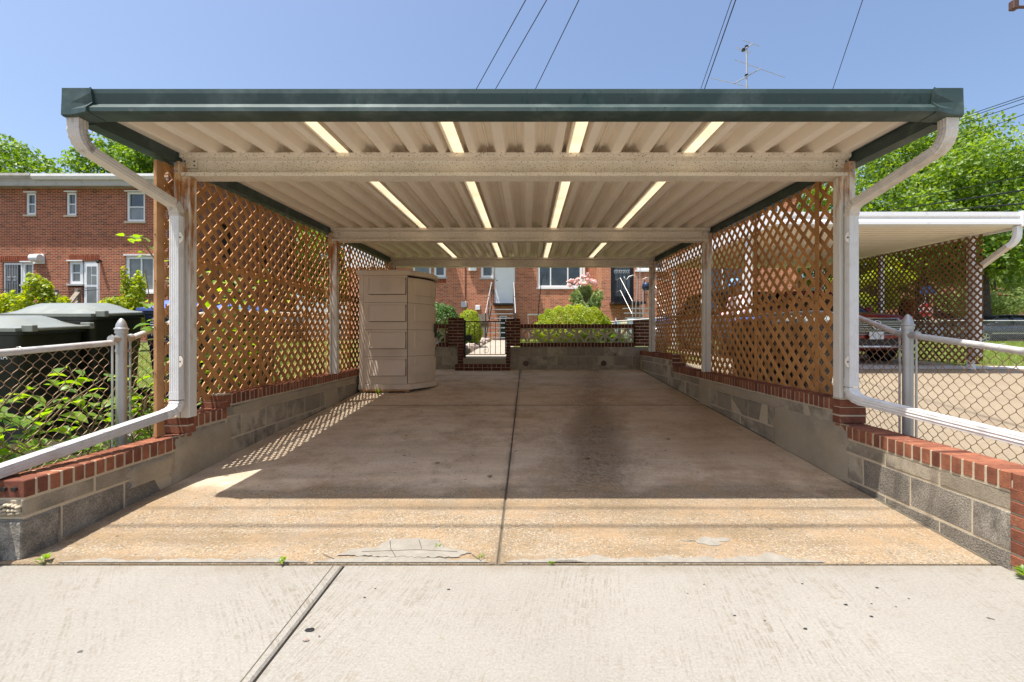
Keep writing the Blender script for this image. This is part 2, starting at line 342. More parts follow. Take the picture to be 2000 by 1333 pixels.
M['whitecar'] = simple('white_car_paint', (.6, .62, .64), .3, .1, spec=.7)
M['chrome'] = simple('chrome', (.72, .72, .72), .14, .95)
M['carglass'] = mat_glass('car_glass', (.010, .012, .014), (.02, .024, .028))
M['tyre'] = simple('tyre', (.018, .018, .018), .85)
M['lamp'] = simple('headlight', (.62, .64, .66), .1, .3, spec=.9)
M['skin'] = simple('skin', (.20, .095, .055), .5)
M['pink'] = simple('pink_shirt', (.75, .42, .48), .8, 0, (.82, .76, .76), 9, .1, 40, .3, 0, .42, .52)
M['denim'] = simple('denim', (.04, .07, .16), .85)
M['capblue'] = simple('cap_blue', (.17, .38, .66), .7)
M['hair'] = simple('hair', (.015, .012, .01), .7)
M['stopred'] = simple('sign_red', (.34, .012, .012), .5)
M['signblue'] = simple('sign_blue', (.015, .04, .13), .5)
M['cable'] = simple('cable_black', (.008, .008, .009), .6)
M['brown'] = mat_painted('brown_steel', (.10, .052, .035), 0, (.2, .1, .05), .4, .5, .2, 8)
M['tw1'] = simple('towel_blue', (.30, .40, .43), .95, 0, (.24, .33, .37), 20, .5, 120)
M['tw2'] = simple('towel_yellow', (.66, .60, .36), .95, 0, (.58, .52, .30), 20, .5, 120)
M['tw3'] = simple('towel_white', (.68, .60, .56), .95, 0, (.60, .50, .46), 20, .5, 120)
M['bag'] = simple('bin_bag', (.03, .03, .035), .22, 0, (.09, .09, .10), 6, .8, 9, .8)
M['bagb'] = simple('blue_bag', (.04, .22, .60), .4)

# ---------------------------------------------------------------- geometry helpers
def wloc(o):
    v = Vector((0, 0, 0))
    while o is not None: v += Vector(o.location); o = o.parent
    return v
class MB:
    def __init__(s): s.v = []; s.f = []; s.m = []
    def add(s, vs, fs, mi=0):
        b = len(s.v); s.v += [tuple(p) for p in vs]; s.f += [tuple(b + i for i in f) for f in fs]; s.m += [mi] * len(fs); return s
    def hexa(s, p, mi=0):
        return s.add(p, [(0, 3, 2, 1), (4, 5, 6, 7), (0, 1, 5, 4), (1, 2, 6, 5), (2, 3, 7, 6), (3, 0, 4, 7)], mi)
    def box(s, x0, x1, y0, y1, z0, z1, mi=0, dz=0):
        return s.hexa([(x0, y0, z0), (x1, y0, z0), (x1, y1, z0 + dz), (x0, y1, z0 + dz), (x0, y0, z1), (x1, y0, z1), (x1, y1, z1 + dz), (x0, y1, z1 + dz)], mi)
    def bar(s, a, b, w, h=None, mi=0, up=(0, 0, 1)):
        a = Vector(a); b = Vector(b); h = h or w; d = (b - a).normalized(); u = Vector(up)
        if abs(d.dot(u)) > .98: u = Vector((0, 1, 0))
        sd = d.cross(u).normalized(); u = sd.cross(d).normalized(); sd *= w / 2; u *= h / 2
        return s.hexa([a - sd - u, a + sd - u, b + sd - u, b - sd - u, a - sd + u, a + sd + u, b + sd + u, b - sd + u], mi)
    def loft(s, rings, mi=0, closed=True, caps=True):
        n = len(rings[0]); vs = [p for r in rings for p in r]; fs = []
        for i in range(len(rings) - 1):
            for j in range(n if closed else n - 1):
                k = (j + 1) % n; fs.append((i * n + j, i * n + k, (i + 1) * n + k, (i + 1) * n + j))
        if caps and closed: fs.append(tuple(range(n))[::-1]); fs.append(tuple((len(rings) - 1) * n + j for j in range(n)))
        return s.add(vs, fs, mi)
    def tube(s, pts, r, n=6, mi=0, caps=True):
        pts = [Vector(p) for p in pts]; rr = r if isinstance(r, (list, tuple)) else [r] * len(pts); rings = []; prev = None
        for i, p in enumerate(pts):
            d = (pts[min(i + 1, len(pts) - 1)] - pts[max(i - 1, 0)]).normalized()
            if prev is None:
                prev = d.cross(Vector((0, 0, 1)) if abs(d.z) < .9 else Vector((1, 0, 0))).normalized()
            a = (prev - d * prev.dot(d)).normalized(); prev = a; b = d.cross(a)
            rings.append([p + (a * math.cos(2 * math.pi * j / n) + b * math.sin(2 * math.pi * j / n)) * rr[i] for j in range(n)])
        return s.loft(rings, mi, True, caps)
    def lathe(s, prof, c=(0, 0, 0), n=16, mi=0, axis='z'):
        rings = []
        for r, h in prof:
            ring = []
            for j in range(n):
                t = 2 * math.pi * j / n; u, w = r * math.cos(t), r * math.sin(t)
                p = {'z': (u, w, h), 'y': (u, h, w), 'x': (h, u, w)}[axis]
                ring.append((c[0] + p[0], c[1] + p[1], c[2] + p[2]))
            rings.append(ring)
        return s.loft(rings, mi)
    def poly(s, pts, th, axis='y', mi=0):
        """flat outline (2D list) given a thickness along axis: pts are 3D, th vector"""
        n = len(pts); t = Vector(th); vs = [Vector(p) for p in pts] + [Vector(p) + t for p in pts]
        fs = [tuple(range(n))[::-1], tuple(range(n, 2 * n))] + [(i, (i + 1) % n, n + (i + 1) % n, n + i) for i in range(n)]
        return s.add(vs, fs, mi)
    def mesh(s, name, off=(0, 0, 0), smooth=False, bevel=0):
        me = bpy.data.meshes.new(name); me.from_pydata([(p[0] - off[0], p[1] - off[1], p[2] - off[2]) for p in s.v], [], s.f)
        if any(s.m): me.polygons.foreach_set('material_index', s.m)
        bm = bmesh.new(); bm.from_mesh(me); bmesh.ops.recalc_face_normals(bm, faces=bm.faces)
        if bevel: bmesh.ops.bevel(bm, geom=bm.edges[:], offset=bevel, segments=1, affect='EDGES')
        bm.to_mesh(me); bm.free()
        if smooth: me.polygons.foreach_set('use_smooth', [True] * len(me.polygons))
        me.update(); return me
    def build(s, name, mat, parent=None, smooth=False, bevel=0, kind=None):
        me = s.mesh(name, wloc(parent) if parent is not None else (0, 0, 0), smooth, bevel)
        for m in (mat if isinstance(mat, (list, tuple)) else [mat]): me.materials.append(M[m] if isinstance(m, str) else m)
        return link(name, me, parent, kind=kind)
def link(name, data, parent=None, loc=None, rot=None, scale=None, kind=None):
    o = bpy.data.objects.new(name, data); COL.objects.link(o)
    if parent is not None: o.parent = parent
    if loc is not None: o.location = loc
    if rot is not None: o.rotation_euler = rot
    if scale is not None: o.scale = scale
    if kind: o['kind'] = kind
    return o
def tag(o, label, cat, group=None):
    o['label'] = label; o['category'] = cat
    if group: o['group'] = group
    return o
def thing(name, label, cat, loc=(0, 0, 0), group=None):
    return tag(link(name, None, None, loc), label, cat, group)
def copy_tree(o, parent=None):
    c = o.copy(); COL.objects.link(c); c.parent = parent
    for ch in list(o.children): copy_tree(ch, c)
    return c
def struct(mb, name, mat, smooth=False):
    return mb.build(name, mat, None, smooth, kind='structure')
def smooth_angle(o, deg=40):
    o.data.polygons.foreach_set('use_smooth', [True] * len(o.data.polygons))
    o.data.set_sharp_from_angle(angle=R(deg))
def text_mesh(name, txt, size, mat, parent, loc, rot, extr=.001):
    cu = bpy.data.curves.new(name, 'FONT'); cu.body = txt; cu.size = size; cu.extrude = extr; cu.align_x = 'CENTER'; cu.align_y = 'CENTER'
    tmp = bpy.data.objects.new(name + '_tmp', cu); COL.objects.link(tmp)
    dg = bpy.context.evaluated_depsgraph_get(); dg.update()
    me = bpy.data.meshes.new_from_object(tmp.evaluated_get(dg)); bpy.data.objects.remove(tmp); me.materials.clear(); me.materials.append(M[mat])
    return link(name, me, parent, Vector(loc) - (wloc(parent) if parent else Vector()), rot)

# ---------------------------------------------------------------- ground
XL, XR, YR = -2.67, 2.43, 9.82         # inner faces of the side walls, front face of the rear wall
def gz(y): return max(0, .0634 * (y - 2.36))
def sm(t): t = min(1, max(0, t)); return t * t * (3 - 2 * t)
def hg(x, y):
    if y < 2.36: return -.02
    a = .10 + .0634 * (y - 2.36); b = .70 + .036 * (y - 9.9)
    if x > 3 and y > 9: b = b - .12 * sm((x - 3) / 8)
    z = a + (b - a) * sm((y - 8) / 2.4)
    if y > 20: z = min(z, 1.05) if x < 8 else z
    if x > 10: z = z + (.90 - z) * sm((y - 12) / 8)
    if y > 21.5 and x > 8: z = z + (.72 - z) * sm((y - 21.5) / 1.5)
    return z
def sheet(mb, xs, ys, hf, mi=0):
    n = len(xs); vs = [(x, y, hf(x, y)) for y in ys for x in xs]
    fs = [(j * n + i, j * n + i + 1, (j + 1) * n + i + 1, (j + 1) * n + i) for j in range(len(ys) - 1) for i in range(n - 1)]
    mb.add(vs, fs, mi)
def lsp(a, b, st): 
    n = max(2, int(round(abs(b - a) / st)) + 1); return [a + (b - a) * i / (n - 1) for i in range(n)]
mb = MB(); sheet(mb, lsp(-60, -12, 6) + lsp(-11, -2.78, .8), [2.353] + lsp(2.365, 22, .7) + lsp(24, 90, 6), hg); struct(mb, 'yard_ground', 'soil', True)
mb = MB(); sheet(mb, lsp(2.54, 12, .8) + lsp(14, 90, 4), [2.353] + lsp(2.365, 24, .7) + lsp(26, 90, 6), hg); struct(mb, 'lawn', 'grass', True)
mb = MB(); sheet(mb, lsp(-2.78, 2.54, .9), lsp(9.93, 24, .7), hg); struct(mb, 'lawn', 'grass', True)
mb = MB(); sheet(mb, lsp(-14, -2.86, .8), lsp(5.6, 18.2, .7), lambda x, y: hg(x, y) + .012); struct(mb, 'lawn', 'grass', True)
mb = MB(); mb.add([(-900, -900, -.6), (900, -900, -.6), (900, 1500, -.6), (-900, 1500, -.6)], [(0, 1, 2, 3)]); struct(mb, 'ground', 'grass')
mb = MB(); sheet(mb, lsp(2.66, 14, .8), [2.354] + lsp(2.366, 9.3, .6), lambda x, y: hg(x, y) + .015); sheet(mb, lsp(4.0, 8.9, .8), lsp(9.3, 14, .6), lambda x, y: hg(x, y) + .015)
struct(mb, 'neighbour_driveway', 'ndrive', True)
mb = MB(); sheet(mb, lsp(4.0, 14, .8), lsp(8.75, 9.32, .2), lambda x, y: hg(x, y) + .020); struct(mb, 'pavement', 'walk', True)
mb = MB(); sheet(mb, lsp(8, 90, 5), lsp(23.2, 33, 3), lambda x, y: hg(x, y) + .02); struct(mb, 'street', 'asphalt', True)
mb = MB(); mb.box(8, 90, 22.95, 23.15, .5, .87); mb.box(8, 90, 33, 33.2, .5, .87); struct(mb, 'kerb', 'walk')

# driveway slabs: each its own piece, joints are real gaps
slabs = [(XL - .1, -.158, 2.372, 6.205), (-.146, XR + .1, 2.372, 6.205), (XL - .1, -.158, 6.217, YR + .1), (-.146, XR + .1, 6.217, YR + .1)]
drv = link('driveway', None, None, (0, 0, 0)); drv['kind'] = 'structure'
MB().box(XL - .1, XR + .1, 2.36, YR + .1, -.3, -.012, 0, gz(YR + .1)).build('joint_bed', 'joint', drv)
for x0, x1, y0, y1 in slabs:
    mb = MB(); e = .006
    z00, z11 = gz(y0), gz(y1)
    lo = [(x0, y0, z00 - .05), (x1, y0, z00 - .05), (x1, y1, z11 - .05), (x0, y1, z11 - .05)]
    md = [(p[0], p[1], p[2] + .044) for p in lo]
    tp = [(x0 + e, y0 + e, z00), (x1 - e, y0 + e, z00), (x1 - e, y1 - e, z11), (x0 + e, y1 - e, z11)]
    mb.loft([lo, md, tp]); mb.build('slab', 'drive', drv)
m = MB()
m.box(XL - .02, XL + .014, 2.42, YR, -.1, .0025, 0, gz(YR)); m.box(XR - .014, XR + .02, 2.36, YR, -.1, .0025, 0, gz(YR))
m.build('edge_gap', 'joint', drv)
MB().box(XL, XR, 6.199, 6.223, gz(6.2) - .04, gz(6.2) + .0012, 0, .0015).build('cross_joint', 'joint', drv)
# alley slabs
al = link('alley', None, None, (0, 0, 0)); al['kind'] = 'structure'
MB().box(-60, 60, -40, 2.37, -.3, -.03).build('joint_bed', 'joint', al)
def alley_slab(x0, x1, y0, y1, m, skew=0):
    mb = MB(); e = .008
    lo = [(x0, y0, -.06), (x1, y0, -.06), (x1 - skew, y1, -.06), (x0 - (skew if x0 > -5 else 0), y1, -.06)]
    if x1 < 0: lo[2] = (x1 - skew, y1, -.06)
    n = Vector(((lo[0][0] + lo[2][0]) / 2, (lo[0][1] + lo[2][1]) / 2, 0))
    md = [(p[0], p[1], -.008) for p in lo]
    tp = [(p[0] + (e if p[0] < n.x else -e), p[1] + (e if p[1] < n.y else -e), 0) for p in lo]
    mb.loft([lo, md, tp]); mb.build('slab', m, al)
alley_slab(-5.4, -.905, -2.5, 2.352, 'alley_l', .05)
alley_slab(-.893, 4.2, -2.5, 2.352, 'alley_r', .05)
alley_slab(-60, -5.415, -40, 2.352, 'alley_l'); alley_slab(4.215, 60, -40, 2.352, 'alley_r')
alley_slab(-5.4, 4.2, -40, -2.515, 'alley_l')
# tooled groove beside the joint
mb = MB(); mb.bar((-1.00, 2.34, .0), (-.955, .6, .0), .004, .003); mb.build('tooled_groove', 'joint', al)
# irregular cement patches on the lip of the driveway
def ragged(pts, step=.018, amp=.009, seed=0):
    rnd = random.Random(seed); out = []
    for i in range(len(pts)):
        a, b = Vector(pts[i]), Vector(pts[(i + 1) % len(pts)]); n = max(1, int((b - a).length / step)); nn = Vector((-(b - a).y, (b - a).x)).normalized()
        for k in range(n):
            p = a.lerp(b, k / n)
            if p.y > 2.378: p = p + nn * rnd.uniform(-amp, amp)
            out.append((p.x, max(2.372, p.y)))
    return out
def patch(name, pts, seed=0, th=.003):
    """ragged outline on the ground in metres (x, y), feathered rim"""
    o = ragged(pts, seed=seed); c = Vector((sum(p[0] for p in o) / len(o), sum(p[1] for p in o) / len(o)))
    mb = MB(); n = len(o)
    inner = [(p[0] + (c.x - p[0]) * .02, max(2.374, p[1] - .006)) for p in o]
    mb.loft([[(x, y, gz(y) + .0008) for x, y in o], [(x, y, gz(y) + .0008 + th) for x, y in inner]], caps=False)
    mb.add([(x, y, gz(y) + .0008 + th) for x, y in inner], [tuple(range(n))])
    return mb.build(name, 'patch', drv)
random.seed(3)
def strip(x0, x1, w, seed):
    xs = lsp(x0, x1, .04); top = []
    for i, x in enumerate(xs):
        t = i / (len(xs) - 1); env = min(1, 6 * t, 6 * (1 - t))
        top.append((x, 2.380 + w * env * (.62 + .30 * math.sin(i * .33 + seed) * math.sin(i * .13 + seed) + .12 * math.sin(i * 1.3))))
    return [(x0, 2.374), (x1, 2.374)] + top[::-1]
patch('cement_patch', strip(-2.45, -1.15, .05, 1), 1); patch('cement_patch', strip(-1.12, -.19, .085, 2), 2); patch('cement_patch', strip(-.12, .30, .04, 3), 3); patch('cement_patch', strip(.12, 1.55, .085, 4), 4)
patch('cement_patch', [(-1.02, 2.44), (-.38, 2.42), (-.30, 2.47), (-.46, 2.52), (-.50, 2.60), (-.66, 2.625), (-.80, 2.60), (-.84, 2.53), (-.98, 2.50)], 5, .005)
for k, (cx_, cy_, a_, b_) in enumerate(((1.02, 2.60, .13, .030), )):
    patch('cement_patch', [(cx_ + a_ * math.cos(t) * (1 + .35 * math.sin(3 * t + k)), cy_ + b_ * math.sin(t) * (1 + .5 * math.cos(4 * t + k)) + .12 * a_ * math.sin(2.2 * t)) for t in [i * .52 for i in range(12)]], 10 + k, .0012)
# cracks in the patches
mb = MB()
for pts in (((-.78, 2.585), (-.75, 2.50), (-.70, 2.42)), ((-.9, 2.47), (-.6, 2.49), (-.38, 2.47)), ((-.62, 2.60), (-.58, 2.50)), ((-1.1, 2.45), (-1.02, 2.40)), ((-.3, 2.45), (-.24, 2.38))):
    mb.tube([(x, y, gz(y) + .0065) for x, y in pts], .0018, 4)
mb.build('crack', 'joint', drv, kind='stuff')
rnd = random.Random(77); mb = MB()
for i in range(900):
    x = rnd.uniform(-2.6, 2.35); y = 2.358 + abs(rnd.gauss(0, .018)) * rnd.choice((-.5, 1)); r_ = rnd.uniform(.0012, .0038); z = gz(y) if y > 2.36 else 0
    mb.add([(x + r_ * a, y + r_ * b, z + r_ * c) for a, b, c in ((1, 0, 0), (-.4, .9, 0), (-.5, -.8, 0), (0, 0, 1.1))], [(0, 1, 3), (1, 2, 3), (2, 0, 3), (0, 2, 1)])
o = mb.build('grit', 'ndrive', None, kind='stuff'); o['label'] = 'loose grit gathered along the joint between driveway and alley'; o['category'] = 'grit'
# path and edging behind the gate
mb = MB(); xs0 = lambda y: -1.33 + (y - 10) * .035
sheet(mb, [-1.42, -.42], [9.98, 12, 14, 16, 18, 20], lambda x, y: hg(x, y) + .03)
struct(mb, 'garden_path', 'path')

# ---------------------------------------------------------------- masonry walls
def unit_box(name, sx, sy, sz, bevel, mat):
    me = MB().box(-sx / 2, sx / 2, -sy / 2, sy / 2, -sz / 2, sz / 2).mesh(name, bevel=bevel); me.materials.append(M[mat]); return me
CAPM = [unit_box('cap_brick', .203, .056, .092, .004 + .001 * i, 'brick') for i in range(3)]
FLATM = unit_box('flat_brick', .203, .092, .056, .004, 'brick')
HEADM = unit_box('head_brick', .098, .092, .056, .004, 'brick')
BLKM = unit_box('block_full', .19, .396, .19, .004, 'block'); BLKH = unit_box('block_half', .19, .396, .09, .004, 'block_s')
BLKS = unit_box('block_smooth', .19, .396, .19, .004, 'block_s')
def put(name, me, parent, loc, rot=(0, 0, 0), j=.0015, scale=None):
    o = link(name, me, parent, Vector(loc) - wloc(parent) + Vector((random.uniform(-j, j), random.uniform(-j, j), random.uniform(-j, j))),
             (rot[0] + random.uniform(-.006, .006), rot[1] + random.uniform(-.006, .006), rot[2] + random.uniform(-.01, .01)))
    if scale: o.scale = scale
    return o
def side_wall(side, segs, y0, label):
    """segs: (ystart, yend, ztop); side -1 left, +1 right"""
    xin = XL if side < 0 else XR; xc = xin + side * .1
    w = thing('retaining_wall', label, 'wall', (xc, y0, 0))
    core = MB(); 
    for k, (a, b, zt) in enumerate(segs):
        core.box(xc - .093, xc + .093, a + (.008 if k == 0 else 0), b, -.25, zt - .099)
        core.box(xc - .097, xc + .097, a + (.010 if k == 0 else .004), b - .004, zt - .105, zt - .005)
    core.build('mortar', 'mortar', w)
    for k, (a, b, zt) in enumerate(segs):
        n = int(round((b - a) / .0672)); p = (b - a) / n
        for i in range(n):
            put('brick', random.choice(CAPM), w, (xc, a + p * (i + .5), zt - .046))
        # stepped flat courses against the next, higher segment
        z = zt - .10; row = 0; ln = b - a
        while z > -.15:
            hgt = .09 if row == 0 else .19
            off = 0 if row % 2 == 0 else -.2
            y = a + off
            while y < b - .02:
                ya, yb = max(y + .004, a + .002), min(y + .402, b - .002)
                if yb - ya > .05 and z > gz((ya + yb) / 2) - .02:
                    me = BLKH if row == 0 else (BLKM if (side < 0 and ya < 3.4) or (side > 0 and ya < 3.3) else BLKS)
                    put('concrete_block', me, w, (xc, (ya + yb) / 2, z - .004 - hgt / 2), j=.002, scale=(1, (yb - ya) / .396, 1))
                y += .406
            z -= hgt + .012; row += 1
    return w, xc
segL = [(2.41, 3.63, .415), (3.63, 4.05, .548), (4.05, YR, .665)]
segR = [(2.285, 3.60, .50), (3.60, 7.62, .690), (7.62, YR, .880)]
wl, xcl = side_wall(-1, segL, 2.41, 'left low block wall capped with red bricks, under the brown lattice')
wr, xcr = side_wall(1, segR, 2.285, 'right low block wall capped with red bricks, beside the white downspout')
# flat-laid bricks that make the steps
def steps(w, xc, side, ys, zlist):
    for z in zlist:
        put('brick', FLATM, w, (xc, ys + .048, z)); put('mortar_bed', MB().box(-.1, .1, -.045, .045, -.006, .006).mesh('mortar_bed') , w, (xc, ys + .048, z + .034)).data.materials.append(M['mortar'])
steps(wl, xcl, -1, 3.575, (.447, .512))
steps(wl, xcl, -1, 4.0, (.575, .634))
steps(wr, xcr, 1, 3.53, (.533, .60, .662))
steps(wr, xcr, 1, 7.55, (.72, .785, .85))
# parged areas
def parge(w, xin, side, y0, y1, z0, z1, seed):
    rnd = random.Random(seed); mb = MB(); ny, nz = 14, 8; vs = []
    for i in range(ny + 1):
        for j in range(nz + 1):
            y = y0 + (y1 - y0) * i / ny; z = z0 + (z1 - z0) * j / nz
            edge = min(i, ny - i, nz - j); d = .010 if edge > 0 else -.006
            if edge == 0: y += rnd.uniform(-.03, .03); z += rnd.uniform(-.012, .012)
            vs.append((xin - side * (d + rnd.uniform(0, .003)), y, z))
    fs = [(i * (nz + 1) + j, (i + 1) * (nz + 1) + j, (i + 1) * (nz + 1) + j + 1, i * (nz + 1) + j + 1) for i in range(ny) for j in range(nz)]
    mb.add(vs, fs).build('render_coat', 'parge', w, True)
parge(wl, XL, -1, 3.42, 4.12, .0, .42, 1); parge(wr, XR, 1, 3.45, 4.5, .0, .50, 2)
parge(wl, XL, -1, 4.12, 7.1, .475, .555, 3); parge(wl, XL, -1, 6.0, 6.4, .2, .5, 5); parge(wr, XR, 1, 4.4, 6.2, .50, .585, 6); parge(wl, XL, -1, 3.05, 3.45, .16, .30, 9)
parge(wr, XR, 1, 6.05, 6.45, .25, .58, 7)
# front ends of the walls
mb = MB(); mb.box(-.1, .1, -.005, .19, -.15, .20)
put('concrete_block', mb.mesh('end_block', bevel=.006), wl, (xcl, 2.405, 0)).data.materials.append(M['block'])
for z in (.245, .262, .285):
    mb = MB()
    for i in range(9):
        x = xcl - .09 + i * .022 + random.uniform(-.006, .006); mb.lathe([(0, -.008), (.010, -.006), (.014, 0), (.009, .007), (0, .008)], (x, 2.402, z + random.uniform(-.006, .006)), 7)
    mb.build('mortar_lump', 'parge' if z < .25 else 'mortar', wl, True)
bh = MB()
for xx in (-.055, .0, .055): bh.lathe([(.013, -.004), (.013, .02), (.0, .02)], (xcl + xx, 2.405, .372), 12, 0, 'y')
bh.build('brick_hole', 'shed_d', wl)
for i in range(6):
    o = put('brick', FLATM, wr, (xcr, 2.245, .03 + i * .0672 + .03)); 
MB().box(xcr - .094, xcr + .094, 2.205, 2.29, -.1, .455).build('mortar', 'mortar', wr)
put('brick', CAPM[0], wr, (xcr, 2.252, .454))

# rear wall with pillars, breeze blocks and a gate opening
rw = thing('rear_wall', 'rear block and brick garden wall with pierced white screen blocks and gate pillars', 'wall', (0, YR, .45))
zb = gz(YR) - .05
core = MB(); core.box(-2.86, -1.45, YR + .008, YR + .19, .3, .955); core.box(-.40, 2.62, YR + .008, YR + .19, .3, .955)
core.build('mortar', 'mortar', rw)
BW = unit_box('rear_block', .396, .19, .19, .003, 'block_s'); BWf = unit_box('footing', .396, .19, .10, .003, 'block_s')
def rear_blocks(x0, x1):
    for row, z in enumerate((.86, .66)):
        x = x0 - (.2 if row % 2 else 0)
        while x < x1 - .02:
            a, b = max(x + .004, x0), min(x + .402, x1)
            if b - a > .04: put('concrete_block', BW, rw, ((a + b) / 2, YR + .095, z), scale=((b - a) / .396, 1, 1))
            x += .406
    x = x0
    while x < x1 - .02:
        a, b = x + .003, min(x + .403, x1)
        put('concrete_block', BWf, rw, ((a + b) / 2, YR + .085, .508), scale=((b - a) / .396, 1, 1)); x += .406
rear_blocks(-2.86, -1.50); rear_blocks(-.37, 2.62)
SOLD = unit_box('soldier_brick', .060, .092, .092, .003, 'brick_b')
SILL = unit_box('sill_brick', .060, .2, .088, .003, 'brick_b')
def course(x0, x1, z, me, y=YR + .095):
    n = int(round((x1 - x0) / .0735)); p = (x1 - x0) / n
    for i in range(n): put('brick', me, rw, (x0 + p * (i + .5), y, z), scale=(p / .0735, 1, 1))
    MB().box(x0, x1, YR + .006, YR + .186, z - .047, z + .040).build('mortar', 'mortar', rw)
course(-.155, 2.32, 1.004, SILL); course(-.155, 2.32, 1.407, SILL)
course(-2.86, -1.70, 1.004, SILL); course(-2.86, -1.70, 1.407, SILL)
# breeze blocks: square frame with four curved webs
def breeze_mesh():
    mb = MB(); h = .15; t = .020; d = .09
    for a, b in (((-h, -h), (h, -h + t)), ((-h, h - t), (h, h)), ((-h, -h + t), (-h + t, h - t)), ((h - t, -h + t), (h, h - t))):
        mb.box(a[0] + .001, b[0] - .001, 0, d, a[1] + .001, b[1] - .001)
    for cx, cz, a0 in ((-h, -h, 0), (h, -h, 90), (h, h, 180), (-h, h, 270)):
        r0, r1 = .112, .150; rings = []
        for i in range(11):
            a = R(a0 + 4 + 82 * i / 10); c, s_ = math.cos(a), math.sin(a)
            rings.append([(cx + r0 * c, .006, cz + r0 * s_), (cx + r1 * c, .006, cz + r1 * s_), (cx + r1 * c, d - .006, cz + r1 * s_), (cx + r0 * c, d - .006, cz + r0 * s_)])
        mb.loft(rings)
    me = mb.mesh('breeze_block'); me.materials.append(M['breeze']); return me
M['breeze'] = mat_concrete('breeze_concrete', (.62, .53, .40), (.52, .44, .33), (.36, .30, .22), 6)
BRZ = breeze_mesh()
for i in range(8): put('breeze_block', BRZ, rw, (-.155 + .3075 * (i + .5) + .007, YR + .05, 1.205), j=.002)
for i in range(3): put('breeze_block', BRZ, rw, (-1.78 - .155 - .3075 * i, YR + .05, 1.205), j=.002)
for i in range(4): put('brick', FLATM, rw, (-1.735, YR + .10, 1.09 + i * .075), scale=(.33, 1, 1)).data = unit_box('b', .203, .15, .06, .003, 'brick_b') if False else FLATM
# pillars: common bond, each brick its own piece
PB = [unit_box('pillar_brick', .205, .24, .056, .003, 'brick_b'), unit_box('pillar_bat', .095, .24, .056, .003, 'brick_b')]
def pillar(x0, x1, z0, z1, y0=YR - .035):
    n = int(round((z1 - z0) / .0672)); p = (z1 - z0) / n
    MB().box(x0 + .008, x1 - .008, y0 + .008, y0 + .232, z0, z1 - .006).build('mortar', 'mortar', rw)
    w = x1 - x0
    for i in range(n):
        z = z0 + p * (i + .5)
        if w > .2:
            c = x0 + (.205 if i % 2 == 0 else w - .205) 
            a, b = (x0, x0 + w * .665) if i % 2 == 0 else (x0, x0 + w * .325)
            put('brick', PB[0], rw, ((a + b - .01) / 2, y0 + .12, z), scale=((b - a - .01) / .205, 1, 1))
            put('brick', PB[0], rw, ((b + x1) / 2, y0 + .12, z), scale=((x1 - b) / .205, 1, 1))
        else: put('brick', PB[1], rw, ((x0 + x1) / 2, y0 + .12, z), scale=(w / .095, 1, 1))
pillar(-1.70, -1.385, .975, 1.59); pillar(-1.50, -1.385, .60, .975)
pillar(-.46, -.155, .975, 1.575); pillar(-.46, -.37, .60, .975); pillar(2.32, 2.635, .975, 1.545)
# gate threshold and brick step
MB().box(-1.385, -.46, YR - .03, YR + .25, .55, .715).build('threshold', 'parge', rw, bevel=.006)
n = 12
for i in range(n):
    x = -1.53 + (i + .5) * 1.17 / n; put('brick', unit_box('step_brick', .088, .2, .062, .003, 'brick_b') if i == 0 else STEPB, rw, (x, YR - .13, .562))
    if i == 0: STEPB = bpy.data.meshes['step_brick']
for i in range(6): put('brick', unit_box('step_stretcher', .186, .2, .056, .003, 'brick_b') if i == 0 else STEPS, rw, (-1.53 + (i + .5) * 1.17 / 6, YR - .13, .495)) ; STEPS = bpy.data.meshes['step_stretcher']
MB().box(-1.528, -.362, YR - .222, YR - .01, .45, .585).build('mortar', 'mortar', rw)
# drain holes
for px in (1027, 1179):
    x = PX(px, YR); mb = MB(); mb.lathe([(.052, -.012), (.060, -.012), (.060, .02), (.045, .02), (.045, .0), (.0, .0)], (x, YR - .002, PZ(710, YR)), 18, 0, 'y'); mb.build('drain_pipe', 'brown', rw, True)
    MB().lathe([(0, 0), (.046, 0), (.046, .003), (0, .003)], (x, YR - .004, PZ(710, YR)), 18, 0, 'y').build('drain_opening', 'shed_d', rw)

# iron gate
gt = thing('iron_gate', 'low black iron gate with scroll and number plate between the brick pillars', 'gate', (-.92, YR + .05, .75))
x0, x1, y = -1.365, -.475, YR + .06; zt, zbm = PZ(628.5, YR), PZ(693, YR)
mb = MB(); mb.bar((x0, y, zt), (x1, y, zt), .022); mb.bar((x0, y, zbm), (x1, y, zbm), .016); mb.box(x0 - .012, x0 + .03, y - .015, y + .015, .72, zt + .03); mb.bar((x1, y, zbm), (x1, y, zt), .02); mb.build('gate_frame', 'black', gt)
for i in range(1, 8): MB().bar((x0 + i * .112, y, zbm), (x0 + i * .112, y, zt), .011).build('gate_bar', 'black', gt)
mb = MB(); c = Vector((PX(948, YR), y, PZ(685, YR))); pts = [c + Vector((math.cos(t), 0, math.sin(t))) * (.012 + .0085 * t) for t in [i * .35 for i in range(24)]]
mb.tube(pts, .004, 5); mb.build('scroll', 'black', gt)
MB().box(PX(907, YR), PX(921, YR), y - .03, y + .03, PZ(666, YR), PZ(655, YR)).build('lock_box', 'blackp', gt, bevel=.004)
pl = MB().box(PX(938, YR), PX(955, YR), y - .016, y - .010, PZ(640, YR), PZ(629.5, YR)).build('number_plate', 'plate', gt)
text_mesh('plate_digits', '4727', .075, 'blackp', pl, ((PX(938, YR) + PX(955, YR)) / 2, y - .018, PZ(634.7, YR)), (R(90), 0, 0))

# ---------------------------------------------------------------- carport
cp = thing('carport', 'metal carport with dark green fascia, cream beams and corrugated roof over the driveway', 'carport', (0, 3.6, 0))
SL = .025
def rz(y): return 2.622 + SL * (y - 3.6)          # underside of the roof pans (beam tops)
Y0, Y1 = 2.77, 9.93; RX0, RX1 = -2.83, 2.65
